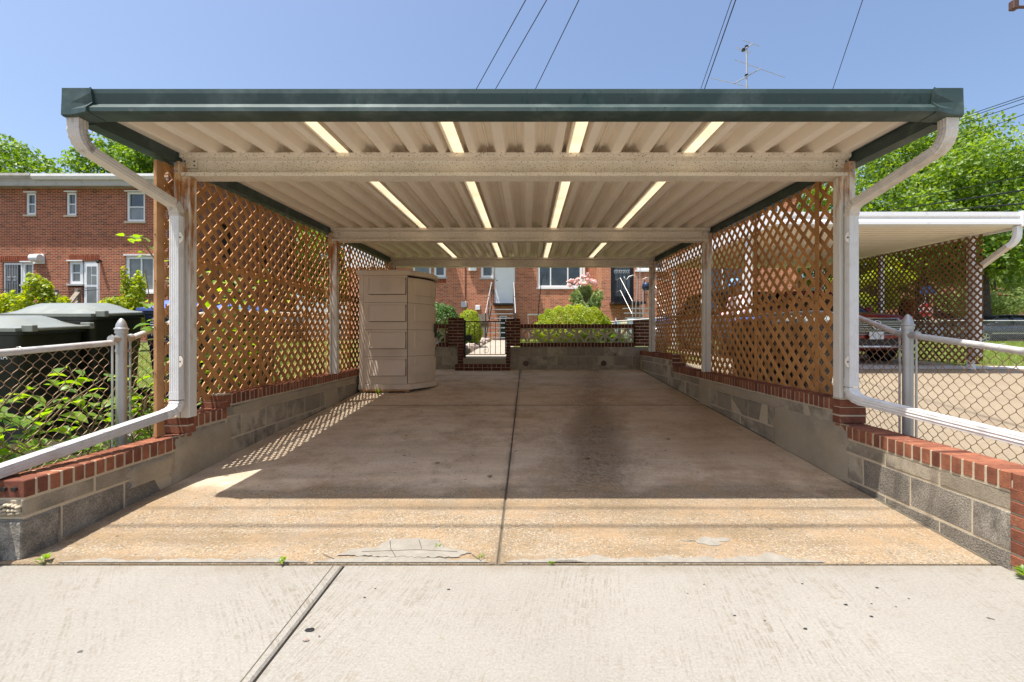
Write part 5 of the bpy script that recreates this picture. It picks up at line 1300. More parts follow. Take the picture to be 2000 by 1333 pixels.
# ---------------------------------------------------------------- vegetation
def leaf_cloud(centers, radii, n, size, seed, flat=.0, up=.25, shell=.75):
    """n folded leaves spread through ellipsoid clumps"""
    rs = np.random.RandomState(seed); C = np.array(centers, float); Rr = np.array(radii, float)
    vol = (Rr[:, 0] * Rr[:, 1] * Rr[:, 2]) ** (2 / 3); idx = rs.choice(len(C), n, p=vol / vol.sum())
    d = rs.normal(size=(n, 3)); d /= np.linalg.norm(d, axis=1)[:, None]
    rad = shell + (1 - shell) * rs.rand(n); rad = np.where(rs.rand(n) < .25, rs.rand(n) ** .5, rad) * (1 + rs.normal(size=n) * .05)
    p = C[idx] + d * rad[:, None] * Rr[idx]
    nr = d + rs.normal(size=(n, 3)) * .75; nr[:, 2] += up; nr /= np.linalg.norm(nr, axis=1)[:, None]
    t = rs.normal(size=(n, 3)); t -= nr * (t * nr).sum(1)[:, None]; t /= np.linalg.norm(t, axis=1)[:, None]
    b = np.cross(nr, t); sz = size * (.65 + .7 * rs.rand(n))[:, None]
    v = np.stack([p - t * sz * .5, p + b * sz * .30 + nr * sz * .10, p + t * sz * .5, p - b * sz * .30 + nr * sz * .10], 1).reshape(-1, 3)
    return v
def leaf_mesh(name, v, mat):
    n = len(v) // 4; me = bpy.data.meshes.new(name); me.vertices.add(len(v)); me.vertices.foreach_set('co', v.astype(np.float32).ravel())
    f = (np.arange(n)[:, None] * 4 + np.array([0, 1, 2, 0, 2, 3])[None]).astype(np.int32).ravel()
    me.loops.add(len(f)); me.loops.foreach_set('vertex_index', f); me.polygons.add(n * 2)
    me.polygons.foreach_set('loop_start', np.arange(0, n * 6, 3, dtype=np.int32)); me.polygons.foreach_set('loop_total', np.full(n * 2, 3, dtype=np.int32))
    me.update(calc_edges=True); me.validate(); me.materials.append(M[mat]); return me
def tree(label, x, y, zg, H, rx, n, size, mat, seed, trunk_r=.22, crown0=.3, nclump=46, name='tree', cat='tree', grp=None, cz=None, lean=0):
    rnd = random.Random(seed); t = thing(name, label, cat, (x, y, zg), grp)
    cz = cz or (H * (1 + crown0) / 2); rz_ = H - cz; tops = []
    for i in range(nclump):
        a = rnd.random() * 6.283; u = rnd.uniform(-.85, 1); rr = math.sqrt(max(0, 1 - u * u)) * rnd.uniform(.35, .92)
        tops.append((x + rx * rr * math.cos(a) + lean * u, y + rx * .9 * rr * math.sin(a), zg + cz + rz_ * u * .85))
    rad = [[rx * rnd.uniform(.18, .34)] * 2 + [rx * rnd.uniform(.13, .24)] for _ in tops]
    me = leaf_mesh('crown', leaf_cloud(tops, rad, n, size, seed) - np.array([x, y, zg]), mat); link('crown', me, t)
    mb = MB(); j = [(x, y, zg - .2), (x + .05, y, zg + H * .15), (x - .04 + lean * .2, y, zg + H * .35), (x + lean * .5, y, zg + H * .6), (x + lean, y, zg + H * .9)]
    mb.tube(j, [trunk_r * 1.25, trunk_r, trunk_r * .8, trunk_r * .45, trunk_r * .12], 10)
    for i in range(0, len(tops), 3):
        p = Vector(tops[i]); s0_ = Vector(j[2]).lerp(Vector(j[3]), rnd.random()); m_ = s0_.lerp(p, .5) + Vector((0, 0, -.05 * H * rnd.random()))
        mb.tube([s0_, m_, p], [trunk_r * .38, trunk_r * .22, trunk_r * .06], 6)
    smooth_angle(mb.build('trunk', 'bark', t), 60)
    return t
tl = 'trees behind the left house'
specs = [(-44, 38, 17.5, 6.0, 'bushy tree at the far left edge, behind the flat roof'), (-37.2, 40, 18.6, 5.5, 'tallest tree behind the left house, left of the roof hatch'),
         (-31.5, 37, 16.0, 4.8, 'tree rising just right of the roof hatch'), (-26.5, 38, 16.6, 4.6, 'tree behind the diagonal cream downspout'),
         (-21.5, 36, 14.3, 4.3, 'lower tree near the top of the left lattice edge'), (-17, 40, 13.2, 4.6, 'tree seen through the top of the left lattice')]
for i, (x, y, H, rx, lab) in enumerate(specs): tree(lab, x, y, .9, H, rx, 11000, .34, 'leaf', 20 + i, .3, .2, 40, grp=tl)
tree('tall tree visible through the left lattice beside the middle post', -13.2, 31, 1, 11.5, 3.6, 8000, .26, 'leaf', 33, .25, .1, 36)
tree('large bright green oak behind the neighbouring white carport', 28.6, 33, .9, 15.6, 7.6, 34000, .28, 'leafo', 40, .42, .16, 100, lean=-.3)
tree('oak at the right edge of the picture with trunk beside the brown lattice', 28.6, 28.5, .85, 12.2, 5.6, 20000, .25, 'leafo', 41, .30, .30, 64)
tree('oak crown rising behind the right downspout', 21.5, 38, .9, 15.0, 5.6, 16000, .30, 'leafo', 42, .35, .25, 60)
tree('grey-green small tree in front of the far porch', 38, 37, .9, 6.4, 4.4, 10000, .24, 'leafg', 43, .2, .28, 44)
tree('bright shrub-like tree behind the stop sign, seen through dark lattice', 20.8, 27.5, .9, 5.6, 2.6, 8000, .2, 'leafy', 44, .14, .08, 30)
tree('leafy tree at the far end of the street, beyond the lattice', 17.2, 34, .9, 9.0, 3.6, 8000, .26, 'leafo', 45, .2, .15, 34)
def shrub(label, c, r, n, size, mat, seed, cat='shrub', name='shrub', clumps=26, grp=None, tight=.9):
    rnd = random.Random(seed); t = thing(name, label, cat, (c[0], c[1], hg(c[0], c[1])), grp); cs = []; rr = []
    for i in range(clumps):
        a = rnd.random() * 6.283; u = rnd.uniform(-.9, 1); w_ = math.sqrt(1 - u * u * .95) * rnd.uniform(.5, 1) * tight * .8
        cs.append((c[0] + r[0] * w_ * math.cos(a), c[1] + r[1] * w_ * math.sin(a), c[2] + r[2] * u * .78)); k = rnd.uniform(.22, .36); rr.append((r[0] * k, r[1] * k, r[2] * k))
    link('foliage', leaf_mesh('foliage', leaf_cloud(cs, rr, n, size, seed) - np.array(wloc(t)), mat), t)
    m = MB(); z0_ = hg(c[0], c[1])
    for i in range(5):
        p = cs[i * 4 % len(cs)]; m.tube([(c[0] + rnd.uniform(-.1, .1), c[1], z0_ - .05), (c[0] * .5 + p[0] * .5, c[1] * .5 + p[1] * .5, (z0_ + p[2]) / 2), p], [.022, .016, .006], 5)
    m.build('stem', 'bark', t); return t
def dome_shrub(label, c, rx, ry, zt, z0_, n, size, mats, seed, grp=None):
    """clipped evergreen: a closed skin of leaves over darker inner foliage, ragged edge"""
    rs = np.random.RandomState(seed); t = thing('clipped_shrub', label, 'shrub', (c[0], c[1], z0_), grp); H = zt - z0_
    d = rs.normal(size=(n, 3)); d[:, 2] = np.abs(d[:, 2]) * .9 + rs.rand(n) * .02; d /= np.linalg.norm(d, axis=1)[:, None]
    sq = np.array([rx, ry, H]); w = np.abs(d) ** 2.6; k = 1 / (w.sum(1) ** (1 / 2.6)); d2 = d * k[:, None]
    wob = 1 + .022 * np.sin(d2[:, 0] * 9 + seed) * np.cos(d2[:, 1] * 7) + .03 * np.sin(d2[:, 0] * 23 + d2[:, 2] * 17)
    und = np.clip(.50 + 1.35 * d2[:, 2], 0, 1); d2 = d2 * np.stack([und, und, np.ones(n)], 1)
    p = np.array([c[0], c[1], z0_]) + d2 * sq * wob[:, None] * (1 - rs.rand(n)[:, None] ** 2 * .10)
    nr = d + rs.normal(size=(n, 3)) * .6; nr /= np.linalg.norm(nr, axis=1)[:, None]; tt = rs.normal(size=(n, 3)); tt -= nr * (tt * nr).sum(1)[:, None]; tt /= np.linalg.norm(tt, axis=1)[:, None]; b = np.cross(nr, tt)
    s_ = size * (.6 + .8 * rs.rand(n))[:, None]; v = np.stack([p - tt * s_ * .5, p + b * s_ * .28 + nr * s_ * .1, p + tt * s_ * .5, p - b * s_ * .28 + nr * s_ * .1], 1).reshape(-1, 3)
    link('foliage', leaf_mesh('foliage', v - np.array([c[0], c[1], z0_]), mats), t)
    m = MB()
    for i in range(7): a = i * .9; m.tube([(c[0] + .1 * math.cos(a), c[1] + .1 * math.sin(a), z0_ - .05), (c[0] + rx * .45 * math.cos(a), c[1] + ry * .45 * math.sin(a), z0_ + H * .4), (c[0] + rx * .75 * math.cos(a), c[1] + ry * .75 * math.sin(a), z0_ + H * .62)], [.03, .02, .008], 5)
    m.build('stem', 'bark', t); return t
dome_shrub('wide rounded yellow-green shrub behind the white screen blocks', (PX(1120, 12.2), 12.2), 1.16, .75, PZ(598, 12.2), .80, 26000, .048, 'leafy', 1)
dome_shrub('dark clipped hedge between the storage shed and the left gate pillar', (PX(858, 11.2), 11.2), .62, .6, PZ(595, 11.2), .76, 15000, .050, 'leafd', 2)
dome_shrub('yellowish oval shrub visible above the left half of the iron gate', (PX(917, 13.6), 13.6), .40, .45, PZ(607, 13.6), .86, 12000, .046, 'leafy', 3)
shrub('low green plants behind the screen blocks at right', (PX(1195, 11.4), 11.6, 1.05), (.5, .3, .25), 1400, .10, 'leaf', 4, 'plant', 'garden_plant', 12)
# rose bush
rb = shrub('rose bush with pink blooms between the wide window and the storm door', (PX(1144, 16.2), 16.2, 2.25), (.70, .5, .85), 3600, .12, 'leafg', 8, 'rose bush', 'rose_bush', 30)
rnd = random.Random(9); ros = MB()
me = None
for i, (px, py) in enumerate(((1110, 550), (1117, 549), (1128, 547), (1139, 541), (1147, 546), (1149, 540), (1152, 551), (1158, 551), (1163, 554), (1148, 536), (1112, 558), (1127, 556), (1135, 554), (1143, 555), (1155, 548), (1161, 550), (1133, 553), (1122, 552))):
    if me is None:
        v = leaf_cloud([(0, 0, 0)], [(.07, .07, .055)], 60, .07, 77, up=.6); me = leaf_mesh('rose_bloom', v, 'petal')
    Y = 16.1 + rnd.uniform(-.4, .2); link('rose_bloom', me, rb, Vector((PX(px, Y), Y, PZ(py, Y))) - wloc(rb), (rnd.random(), rnd.random(), rnd.random() * 6), [rnd.uniform(.8, 1.35)] * 3)
m = MB()
for px, py in ((1112, 552), (1128, 548), (1139, 542), (1148, 538), (1160, 551)): m.tube([(PX(1146, 16.2), 16.2, 1.6), (PX((px + 1146) / 2, 16.1), 16.15, PZ(py + 22, 16.1)), (PX(px, 16.1), 16.1, PZ(py, 16.1))], .008, 4)
m.build('cane', 'stem', rb)
# shrubs in front of the left house
shrub('yellow-green bush before the black door of the left house', (PX(15, 12.5), 12.5, 1.65), (1.0, .7, .72), 3400, .11, 'leafy', 11, grp='bushes before the left house')
shrub('taller yellow-green bush reaching the window beside the vent hood', (PX(72, 12), 12, 1.75), (.55, .6, 1.05), 2600, .11, 'leafy', 12, grp='bushes before the left house')
shrub('loose bush left of the wide ground floor window, above the blue bin', (PX(228, 12), 12, 1.70), (.62, .6, .62), 2200, .10, 'leafy', 13, grp='bushes before the left house')
shrub('slender bush rising in front of the wide ground floor window', (PX(258, 12.2), 12.2, 2.15), (.34, .4, 1.15), 1500, .10, 'leafy', 14, grp='bushes before the left house')
shrub('small bush between the timber stair rails', (PX(125, 14.5), 14.5, 1.9), (.5, .4, .5), 1400, .11, 'leafy', 15, grp='bushes before the left house')
# plants with large single leaves near the left fence
def leafshape(name, seed, mat='leafn'):
    rnd = random.Random(seed); n = 7; L_, W_ = 1.0, rnd.uniform(.55, .72); up_, dn = [], []; vs = []; fs = []
    for i in range(n + 1):
        t = i / n; w_ = W_ / 2 * (math.sin(math.pi * t ** .72) ** .85) * (1 + (.10 if i % 2 else -.04)); z = .10 * math.sin(t * 2.6) * (1 if seed % 2 else .6) - .18 * t * t
        vs += [(-w_, t * L_, z + w_ * .28), (0, t * L_, z), (w_, t * L_, z + w_ * .28)]
    for i in range(n): a = i * 3; fs += [(a, a + 1, a + 4, a + 3), (a + 1, a + 2, a + 5, a + 4)]
    me = bpy.data.meshes.new(name); me.from_pydata(vs, [], fs); me.materials.append(M[mat]); me.polygons.foreach_set('use_smooth', [True] * len(me.polygons)); return me
LEAVES = [leafshape('leaf_blade', i) for i in range(4)]
def big_leaf_plant(label, base, stems, size, seed, name='leafy_plant', cat='plant', per=9, dens=.085, mx=200):
    rnd = random.Random(seed); t = thing(name, label, cat, base); cnt = 0
    for pts in stems:
        P = [Vector(p) for p in pts]; MB().tube(P, [.006] * (len(P) - 1) + [.002], 5).build('stem', 'stem', t)
        tot = sum((b - a).length for a, b in zip(P, P[1:])); n = int(tot / dens)
        for i in range(n):
            if cnt >= mx: break
            u = (i + .6) / n * (len(P) - 1); k = min(int(u), len(P) - 2); p = P[k].lerp(P[k + 1], u - k); sgn = 1 if i % 2 else -1
            a = rnd.uniform(0, 6.28); d = Vector((math.cos(a), math.sin(a) , rnd.uniform(-.25, .5))); q = p + d * .035
            s_ = size * rnd.uniform(.6, 1.25); link('leaf', LEAVES[rnd.randrange(4)], t, q - wloc(t), (rnd.uniform(-.5, .4), rnd.uniform(-.5, .5), math.atan2(d.y, d.x) - math.pi / 2), (s_, s_, s_)); cnt += 1
    return t
def wander(b, t, n, amp, rnd):
    b, t = Vector(b), Vector(t); return [b.lerp(t, i / n) + Vector((rnd.uniform(-amp, amp), rnd.uniform(-amp, amp), rnd.uniform(-amp, amp) * .5 + .5 * amp * math.sin(3.14 * i / n))) for i in range(n + 1)]
rnd = random.Random(21)
stems = [wander((rnd.uniform(-4.0, -3.15), rnd.uniform(2.45, 3.3), .05), (rnd.uniform(-4.5, -3.12), rnd.uniform(2.5, 3.5), rnd.uniform(.45, 1.05)), 4, .08, rnd) for _ in range(30)]
big_leaf_plant('broad-leaved bright green bush behind the left chain-link fence', (-3.5, 2.9, .1), stems, .150, 5, 'leafy_bush', 'bush', dens=.060, mx=295)
stems = [wander((rnd.uniform(-3.6, -3.14), rnd.uniform(3.3, 4.2), .1), (rnd.uniform(-3.5, -3.02), rnd.uniform(3.4, 4.4), rnd.uniform(.5, 1.05)), 4, .07, rnd) for _ in range(13)]
big_leaf_plant('green creeper right of the left fence post, before the blue bin', (-3.3, 3.8, .12), stems, .095, 6, 'creeper', 'plant', dens=.07, mx=170)
stems = [wander((rnd.uniform(-3.5, -2.98), rnd.uniform(4.0, 5.9), .3), (rnd.uniform(-3.5, -2.9), rnd.uniform(4.1, 5.6), rnd.uniform(1.0, 2.0)), 5, .12, rnd) for _ in range(22)]
big_leaf_plant('tall backlit vine growing up behind the near left lattice', (-3.2, 4.9, .2), stems, .13, 7, 'vine', 'vine', dens=.105, mx=290)
stems = [[(-2.98, 3.75, 1.2), (-3.0, 3.72, 1.75), (-3.1, 3.66, 1.95), (-3.28, 3.7, 2.0)], [(-2.98, 3.75, 1.0), (-3.0, 3.7, 1.42), (-3.14, 3.68, 1.46)]]
big_leaf_plant('vine tip with yellow-green leaves left of the lattice edge board', (-2.98, 3.75, .2), [[(-2.98, 3.75, .2), (-2.98, 3.75, 1.2)]] + stems, .085, 8, 'vine', 'vine', dens=.055, mx=60)
# low ground cover by the left wall
rs = np.random.RandomState(4); v = leaf_cloud([(-3.6, 3.0, .12), (-3.3, 4.0, .15), (-3.9, 3.6, .12), (-3.2, 2.6, .08), (-3.1, 5.2, .3), (-3.3, 6.4, .35)], [(.6, .5, .16), (.3, .6, .18), (.4, .6, .12), (.25, .4, .1), (.2, .8, .14), (.3, .8, .1)], 4200, .07, 3, up=1.2)
g = link('ground_cover', leaf_mesh('ground_cover', v, 'leaf'), None, kind='stuff'); g['label'] = 'low green ground cover along the outside of the left wall'; g['category'] = 'ground cover'
# weeds
def weed(label, x, y, z, s_, seed, n=9):
    rnd = random.Random(seed); t = thing('weed', label, 'weed', (x, y, z), 'weeds in the joints')
    for i in range(n):
        a = rnd.random() * 6.28; sc__ = s_ * rnd.uniform(.5, 1.1); link('leaf', LEAVES[i % 4], t, (rnd.uniform(-.015, .015), rnd.uniform(-.015, .015), rnd.uniform(0, s_ * .5)), (rnd.uniform(.1, 1.1), 0, a), (sc__ * .7, sc__, sc__))
    return t
weed('weed with round leaves at the foot of the right wall end', 2.42, 2.215, .01, .055, 1, 16); weed('taller weed against the brick end of the right wall', 2.47, 2.20, .06, .035, 2, 10)
weed('small weed in the joint left of centre', -1.27, 2.358, 0, .035, 3); weed('tiny weed at the top of the cement patch', -.50, 2.53, .012, .018, 4); weed('weed at the front end of the left wall', -2.52, 2.37, 0, .045, 5)
weed('moss tuft in the joint right of centre', .12, 2.36, 0, .022, 6); weed('light green seedling beside the shed base', -2.30, 7.02, gz(7.0), .09, 7, 8); weed('tiny weed right of the cement patch', -.24, 2.42, .006, .016, 8)
# small litter: leaves, stones, dark specks on the alley
rnd = random.Random(31)
def pebble(x, y, r, mat, label, cat, seed, fl=.5):
    bm = bmesh.new(); bmesh.ops.create_icosphere(bm, subdivisions=2, radius=1); q = random.Random(seed)
    for v_ in bm.verts: v_.co *= q.uniform(.75, 1.15)
    for v_ in bm.verts: v_.co = Vector((v_.co.x * r * q.uniform(.9, 1.1), v_.co.y * r * .7, v_.co.z * r * fl))
    me = bpy.data.meshes.new('pebble'); bm.to_mesh(me); bm.free(); me.materials.append(M[mat]); z = gz(y) + .002 if y > 2.36 else 0
    return tag(link(cat.replace(' ', '_'), me, None, (x, y, z + r * fl * .6)), label, cat)
pebble(-.86, 1.765, .013, 'stone', 'light brown pebble near the tooled joint of the alley', 'pebble', 1)
pebble(-.875, 1.83, .020, 'cable', 'flattened black scrap beside the light pebble', 'scrap', 2, .15)
for i, (px, py) in enumerate(((1343, 1160), (1375, 1142), (1567, 1141), (1713, 1149), (1702, 1180), (1750, 1186), (1775, 1170), (1652, 1182), (1494, 1213), (1573, 1229), (1702, 1205), (733, 1150), (876, 1152), (1435, 1203), (712, 1168))):
    Y = F * CH / (py - CY); pebble(PX(px, Y), Y, .004 + .006 * rnd.random(), 'cable', 'small black speck of litter lying on the pale alley concrete', 'litter', 40 + i, .3)['group'] = 'specks of litter on the alley'
for i, (x, y) in enumerate(((-1.25, 4.7), (.55, 4.0), (-.3, 3.6), (.9, 5.2), (-1.35, 5.8), (-.75, 3.9), (1.4, 4.6), (.1, 8.6), (1.15, 8.9))):
    o = link('fallen_leaf', LEAVES[i % 4].copy(), None, (x, y, gz(y) + .004), (.1, .15, i * 1.7), (.05, .05, .05)); o.data.materials[0] = M['stem'] if i else M['leaf']
    tag(o, ['green fallen leaf on the shaded driveway near the left wall', 'dry leaf on the dark stain of the right slab', 'dry leaf just left of the middle joint near the shadow edge', 'dry leaf on the right slab below the cross joint', 'dry leaf in front of the storage shed', 'dry leaf in the middle of the left slab', 'dry leaf close to the right wall', 'dry leaf near the rear wall by the middle joint', 'dry leaf by the right drain opening of the rear wall'][i], 'leaf', 'leaves on the driveway')
# grass tufts on the verge to the right and around the path
def grass(name, boxes, n, h, seed, label):
    rs = np.random.RandomState(seed); ar = np.array([(b[1] - b[0]) * (b[3] - b[2]) for b in boxes]); ix = rs.choice(len(boxes), n, p=ar / ar.sum()); B = np.array(boxes)[ix]
    x = B[:, 0] + rs.rand(n) * (B[:, 1] - B[:, 0]); y = B[:, 2] + rs.rand(n) * (B[:, 3] - B[:, 2]); z = np.array([hg(a, b) for a, b in zip(x, y)])
    a = rs.rand(n) * 6.28; hh = h * (.5 + rs.rand(n)); ln = rs.normal(size=(n, 2)) * h * .4; w = .006
    p = np.stack([x, y, z], 1); s_ = np.stack([np.cos(a) * w, np.sin(a) * w, 0 * a], 1); tp = p + np.stack([ln[:, 0], ln[:, 1], hh], 1)
    v = np.stack([p - s_, p + s_, tp + s_ * .3, tp - s_ * .3], 1).reshape(-1, 3); o = link(name, leaf_mesh(name, v, 'blade'), None, kind='stuff'); o['label'] = label; o['category'] = 'grass'
grass('grass', [(9.0, 26, 9.5, 20.8)], 42000, .07, 1, 'sunlit grass verge between the neighbouring driveway and the street fence')
grass('grass', [(-2.6, -1.75, 10.4, 19), (-.40, 1.9, 10.4, 19)], 16000, .05, 2, 'short lawn on both sides of the garden path')
grass('grass', [(-9, -3.4, 7, 17)], 26000, .08, 3, 'lawn of the left garden seen through the lattice')

# ---------------------------------------------------------------- street, buildings and cars at right
by = 46
hD = thing('brick_house', 'brick house with dark porch across the street at far right', 'house', (52, by, .9))
mb = MB(); facade(mb, 36, 74, .8, 8.5, by, [(41, 49, 3.0, 5.4), (37.5, 39.3, 3.2, 5.0), (51.5, 53, 3.2, 5.0), (55, 58, 3.0, 5.2)], depth=1.6); mb.build('front_wall', 'wallA', hD)
MB().box(36, 74, by + 1.7, by + 9, .8, 8.4).build('interior', 'shed_d', hD); MB().box(35.8, 74.2, by - .3, by + 9, 8.5, 8.7).build('roof', 'roofmem', hD)
MB().box(40.5, 50, by - .7, by - .01, 2.6, 2.95).build('porch_slab', 'walk', hD)
for x in (42.2, 45.5, 48.2): MB().box(x, x + .9, by + 1.5, by + 1.62, 3.0, 5.0).build('porch_door', 'grey' if x > 43 else 'black', hD)
m = MB(); m.bar((40.6, by - .65, 3.8), (46, by - .65, 3.8), .06); m.bar((46, by - .65, 3.9), (49, by - 2.6, 2.1), .06)
m.build('porch_rail', 'galv', hD)
hE = thing('brick_house', 'long red brick building at the end of the street behind the stop sign', 'house', (27, 50, .9))
mb = MB(); facade(mb, 12, 35.5, .8, 7.2, 49, [(a, a + 1.2, z, z + 1.5) for a in (14, 18, 22, 26, 30) for z in (2.2, 5.0)]); mb.build('front_wall', 'wallA', hE)
for a in (14, 18, 22, 26, 30):
    for z in (2.2, 5.0): window(hE, a, a + 1.2, z, z + 1.5, 49, fw=.1, gm='blind')
MB().box(12, 35.5, 49.2, 58, .8, 7.1).build('interior', 'shed_d', hE); MB().box(11.8, 35.7, 48.7, 58, 7.2, 7.5).build('roof', 'roofmem', hE)

def car(label, name, paint, loc, rz_, grille=True, grp=None, wheels=True):
    """local: nose at -y, 4.7 m long"""
    t = link(name, None, None); tag(t, label, 'car', grp)
    st = [(0, .70, .36, .86), (.03, .82, .30, .97), (.14, .88, .26, 1.02), (.5, .915, .24, 1.06), (1.0, .925, .24, 1.10), (1.25, .925, .24, 1.12), (2.2, .93, .24, 1.13), (3.4, .93, .24, 1.14), (4.3, .90, .26, 1.14), (4.62, .86, .32, 1.08), (4.70, .74, .45, .95)]
    rings = []
    for y, hw, zb_, zt in st:
        cr = .035 if y < 1.3 else .0; half = [(0, zt + cr), (hw * .45, zt + cr * .8), (hw * .82, zt - .0), (hw * .965, zt - .07), (hw, zt - .22), (hw, zb_ + .30), (hw * .975, zb_ + .10), (hw * .9, zb_), (0, zb_)]
        rings.append([(x, y, z) for x, z in half] + [(-x, y, z) for x, z in half[-2:0:-1]])
    b = MB(); b.loft(rings); bo = b.build('body', paint, t, True); sd = bo.modifiers.new('sub', 'SUBSURF'); sd.levels = sd.render_levels = 1
    g = MB(); gs = [(1.12, .82, .80, 1.11), (1.95, .74, .62, 1.66), (2.6, .745, .60, 1.70), (3.7, .735, .60, 1.67), (4.25, .70, .56, 1.50), (4.55, .80, .70, 1.12)]
    rings = []
    for y, wb, wt, zt in gs:
        wb = .86; h_ = zt - 1.10; half = [(0, zt), (wt * .8, zt - .01), (wt, zt - .03 * (1 if h_ > .1 else 0)), (wt + (wb - wt) * .6, zt - h_ * .55), (wb, 1.10)]
        rings.append([(x, y, z) for x, z in half] + [(-x, y, z) for x, z in half[::-1][:-1]])
    g.loft(rings); go = g.build('cabin_glass', 'carglass', t, True)
    r_ = MB(); rings = []
    for y, wt, zt in ((1.93, .64, 1.665), (2.1, .68, 1.70), (2.9, .69, 1.722), (3.7, .67, 1.70), (4.22, .60, 1.53)):
        rings.append([(-wt, y, zt - .03), (-wt * .8, y, zt + .004), (0, y, zt + .018), (wt * .8, y, zt + .004), (wt, y, zt - .03), (0, y, zt - .035)])
    r_.loft(rings); r_.build('roof', paint, t, True)
    for sx in (-1, 1):
        for a, c in (((.87 * sx, 1.14, 1.08), (.655 * sx, 1.96, 1.655)), ((.885 * sx, 2.72, 1.10), (.70 * sx, 2.72, 1.68)), ((.885 * sx, 3.60, 1.10), (.69 * sx, 3.66, 1.66)), ((.86 * sx, 4.5, 1.10), (.60 * sx, 4.24, 1.52))):
            MB().bar(a, c, .07, .05).build('pillar', paint if a[1] in (1.14, 4.5) else 'blackp', t)
        m = MB(); m.loft([[(sx * (.93 + u), 1.42 + v, 1.13 + w_) for u, v, w_ in q] for q in (((0, 0, 0), (0, .10, 0), (0, .10, .09), (0, 0, .09)), ((.12, -.03, -.01), (.12, .12, -.01), (.12, .12, .14), (.12, -.03, .14)), ((.20, 0, .01), (.20, .10, .01), (.20, .10, .12), (.20, 0, .12)))]); m.build('door_mirror', paint, t, True)
        for yw in (.90, 3.68):
            m = MB(); c_ = (sx * .86, yw, .36); m.lathe([(.20, -.11), (.33, -.115), (.362, -.085), (.362, .085), (.33, .115), (.20, .11)], c_, 28, 0, 'x'); wo = m.build('tyre', 'tyre', t); smooth_angle(wo)
            m = MB(); m.lathe([(.235, sx * .095), (.255, sx * .125), (.225, sx * .125), (.225, sx * .06), (0, sx * .05)], c_, 28, 0, 'x')
            for k in range(5): a = R(72 * k); m.bar((c_[0] + sx * .11, c_[1], c_[2]), (c_[0] + sx * .115, c_[1] + .235 * math.cos(a), c_[2] + .235 * math.sin(a)), .06, .03, up=(1, 0, 0))
            m.build('rim', 'chrome', wo)
            m = MB(); m.lathe([(.362, -.02), (.405, -.02), (.405, .02), (.362, .02)], (sx * .925, yw, .37), 28, 0, 'x'); m.build('wheel_arch', 'blackp', t)
        m = MB(); m.bar((sx * .935, 1.35, .62), (sx * .935, 3.2, .62), .012, .05); m.build('side_moulding', 'chrome', t)
    # front: grille, emblem, lamps, bumper, plate
    gr = MB(); oc = [(-.60, .84), (-.46, .925), (.46, .925), (.60, .84), (.50, .66), (.38, .62), (-.38, .62), (-.50, .66)]
    gr.poly([(x, -.030, z) for x, z in oc], (0, .03, 0)); go = gr.build('grille', 'blackp', t)
    m = MB(); rings = []
    for x, z in oc: 
        k = 1.0; rings.append([(x * 1.00, -.045, z * 1.0), (x * 1.055, -.030, .775 + (z - .775) * 1.16), (x * 1.02, -.012, .775 + (z - .775) * 1.10), (x * .97, -.034, .775 + (z - .775) * .95)])
    rings.append(rings[0]); m.loft(rings, caps=False); m.build('grille_surround', 'chrome', go)
    for i in range(7):
        z = .655 + i * .036; w_ = .44 + .12 * min(1, (z - .62) / .2); MB().box(-w_, w_, -.052 - .004 * (i % 2), -.031, z, z + .011).build('grille_bar', 'chrome', go)
    m = MB(); m.tube([(.088 * math.cos(a), -.075, .80 + .088 * math.sin(a)) for a in [R(20 * k) for k in range(19)]], .012, 8, caps=False); em = m.build('emblem_ring', 'chrome', go, True)
    for k in (-1, 0, 1):
        m = MB(); cx_, cz_ = k * .042, .80 - k * .022; m.poly([(cx_ + x, -.080, cz_ + z) for x, z in ((-.022, .034), (.022, .040), (.020, .0), (.0, -.042), (-.022, -.008))], (0, .012, 0)); m.build('emblem_shield', 'chrome', em)
    for sx in (-1, 1):
        m = MB(); m.hexa([(sx * .62, -.01, .80), (sx * .90, .16, .83), (sx * .89, .28, .83), (sx * .62, .2, .80), (sx * .60, .00, .92), (sx * .88, .20, .97), (sx * .87, .32, .98), (sx * .62, .2, .93)]); m.build('headlight', 'lamp', t)
        m = MB(); m.lathe([(.0, -.012), (.06, -.01), (.07, .02)], (sx * .66, .02, .44), 12, 0, 'y'); m.build('fog_lamp', 'lamp', t)
    MB().box(-.55, .55, -.028, .04, .36, .52).build('lower_intake', 'blackp', t, bevel=.02)
    m = MB(); m.loft([[(x, .10 * (x / .86) ** 2 - .05 + dy, z) for dy, z in ((0, .325), (-.015, .36), (0, .385), (.05, .385), (.05, .32))] for x in [-.84 + .14 * k for k in range(13)]]); m.build('bumper_trim', 'chrome', t, True)
    pl = MB().box(-.155, .155, -.075, -.060, .505, .66).build('licence_plate', 'whitecar', t, bevel=.008)
    m = MB()
    for i, x in enumerate((-.09, -.045, .02, .065)): m.box(x, x + .028, -.0765, -.0755, .55, .615)
    m.build('plate_smudge', 'grey', pl, kind='stuff')
    if not grille: pass
    for x in (-.35, .35): MB().bar((x, 1.20, 1.155), (x + .45, 1.42, 1.30), .015, .01).build('wiper', 'blackp', t)
    t.location = loc; t.rotation_euler = (0, 0, rz_); return t
car('dark red car parked nose out under the white neighbouring carport', 'parked_car', 'redpaint', (7.12, 9.35, hg(7.2, 9.5) + .02), R(2))
car('dark silver car beside the red one, seen through the right lattice', 'parked_car', 'silverpaint', (5.30, 9.55, hg(5.5, 9.5) + .02), R(-1))
car('dark grey car parked on the street behind the low fence', 'parked_car', 'greypaint', (25.9, 27.6, .76), R(-90), grp='cars on the street')
car('pale car partly hidden behind the dark grey one', 'parked_car', 'whitecar', (27.6, 31.5, .76), R(-90), grp='cars on the street')

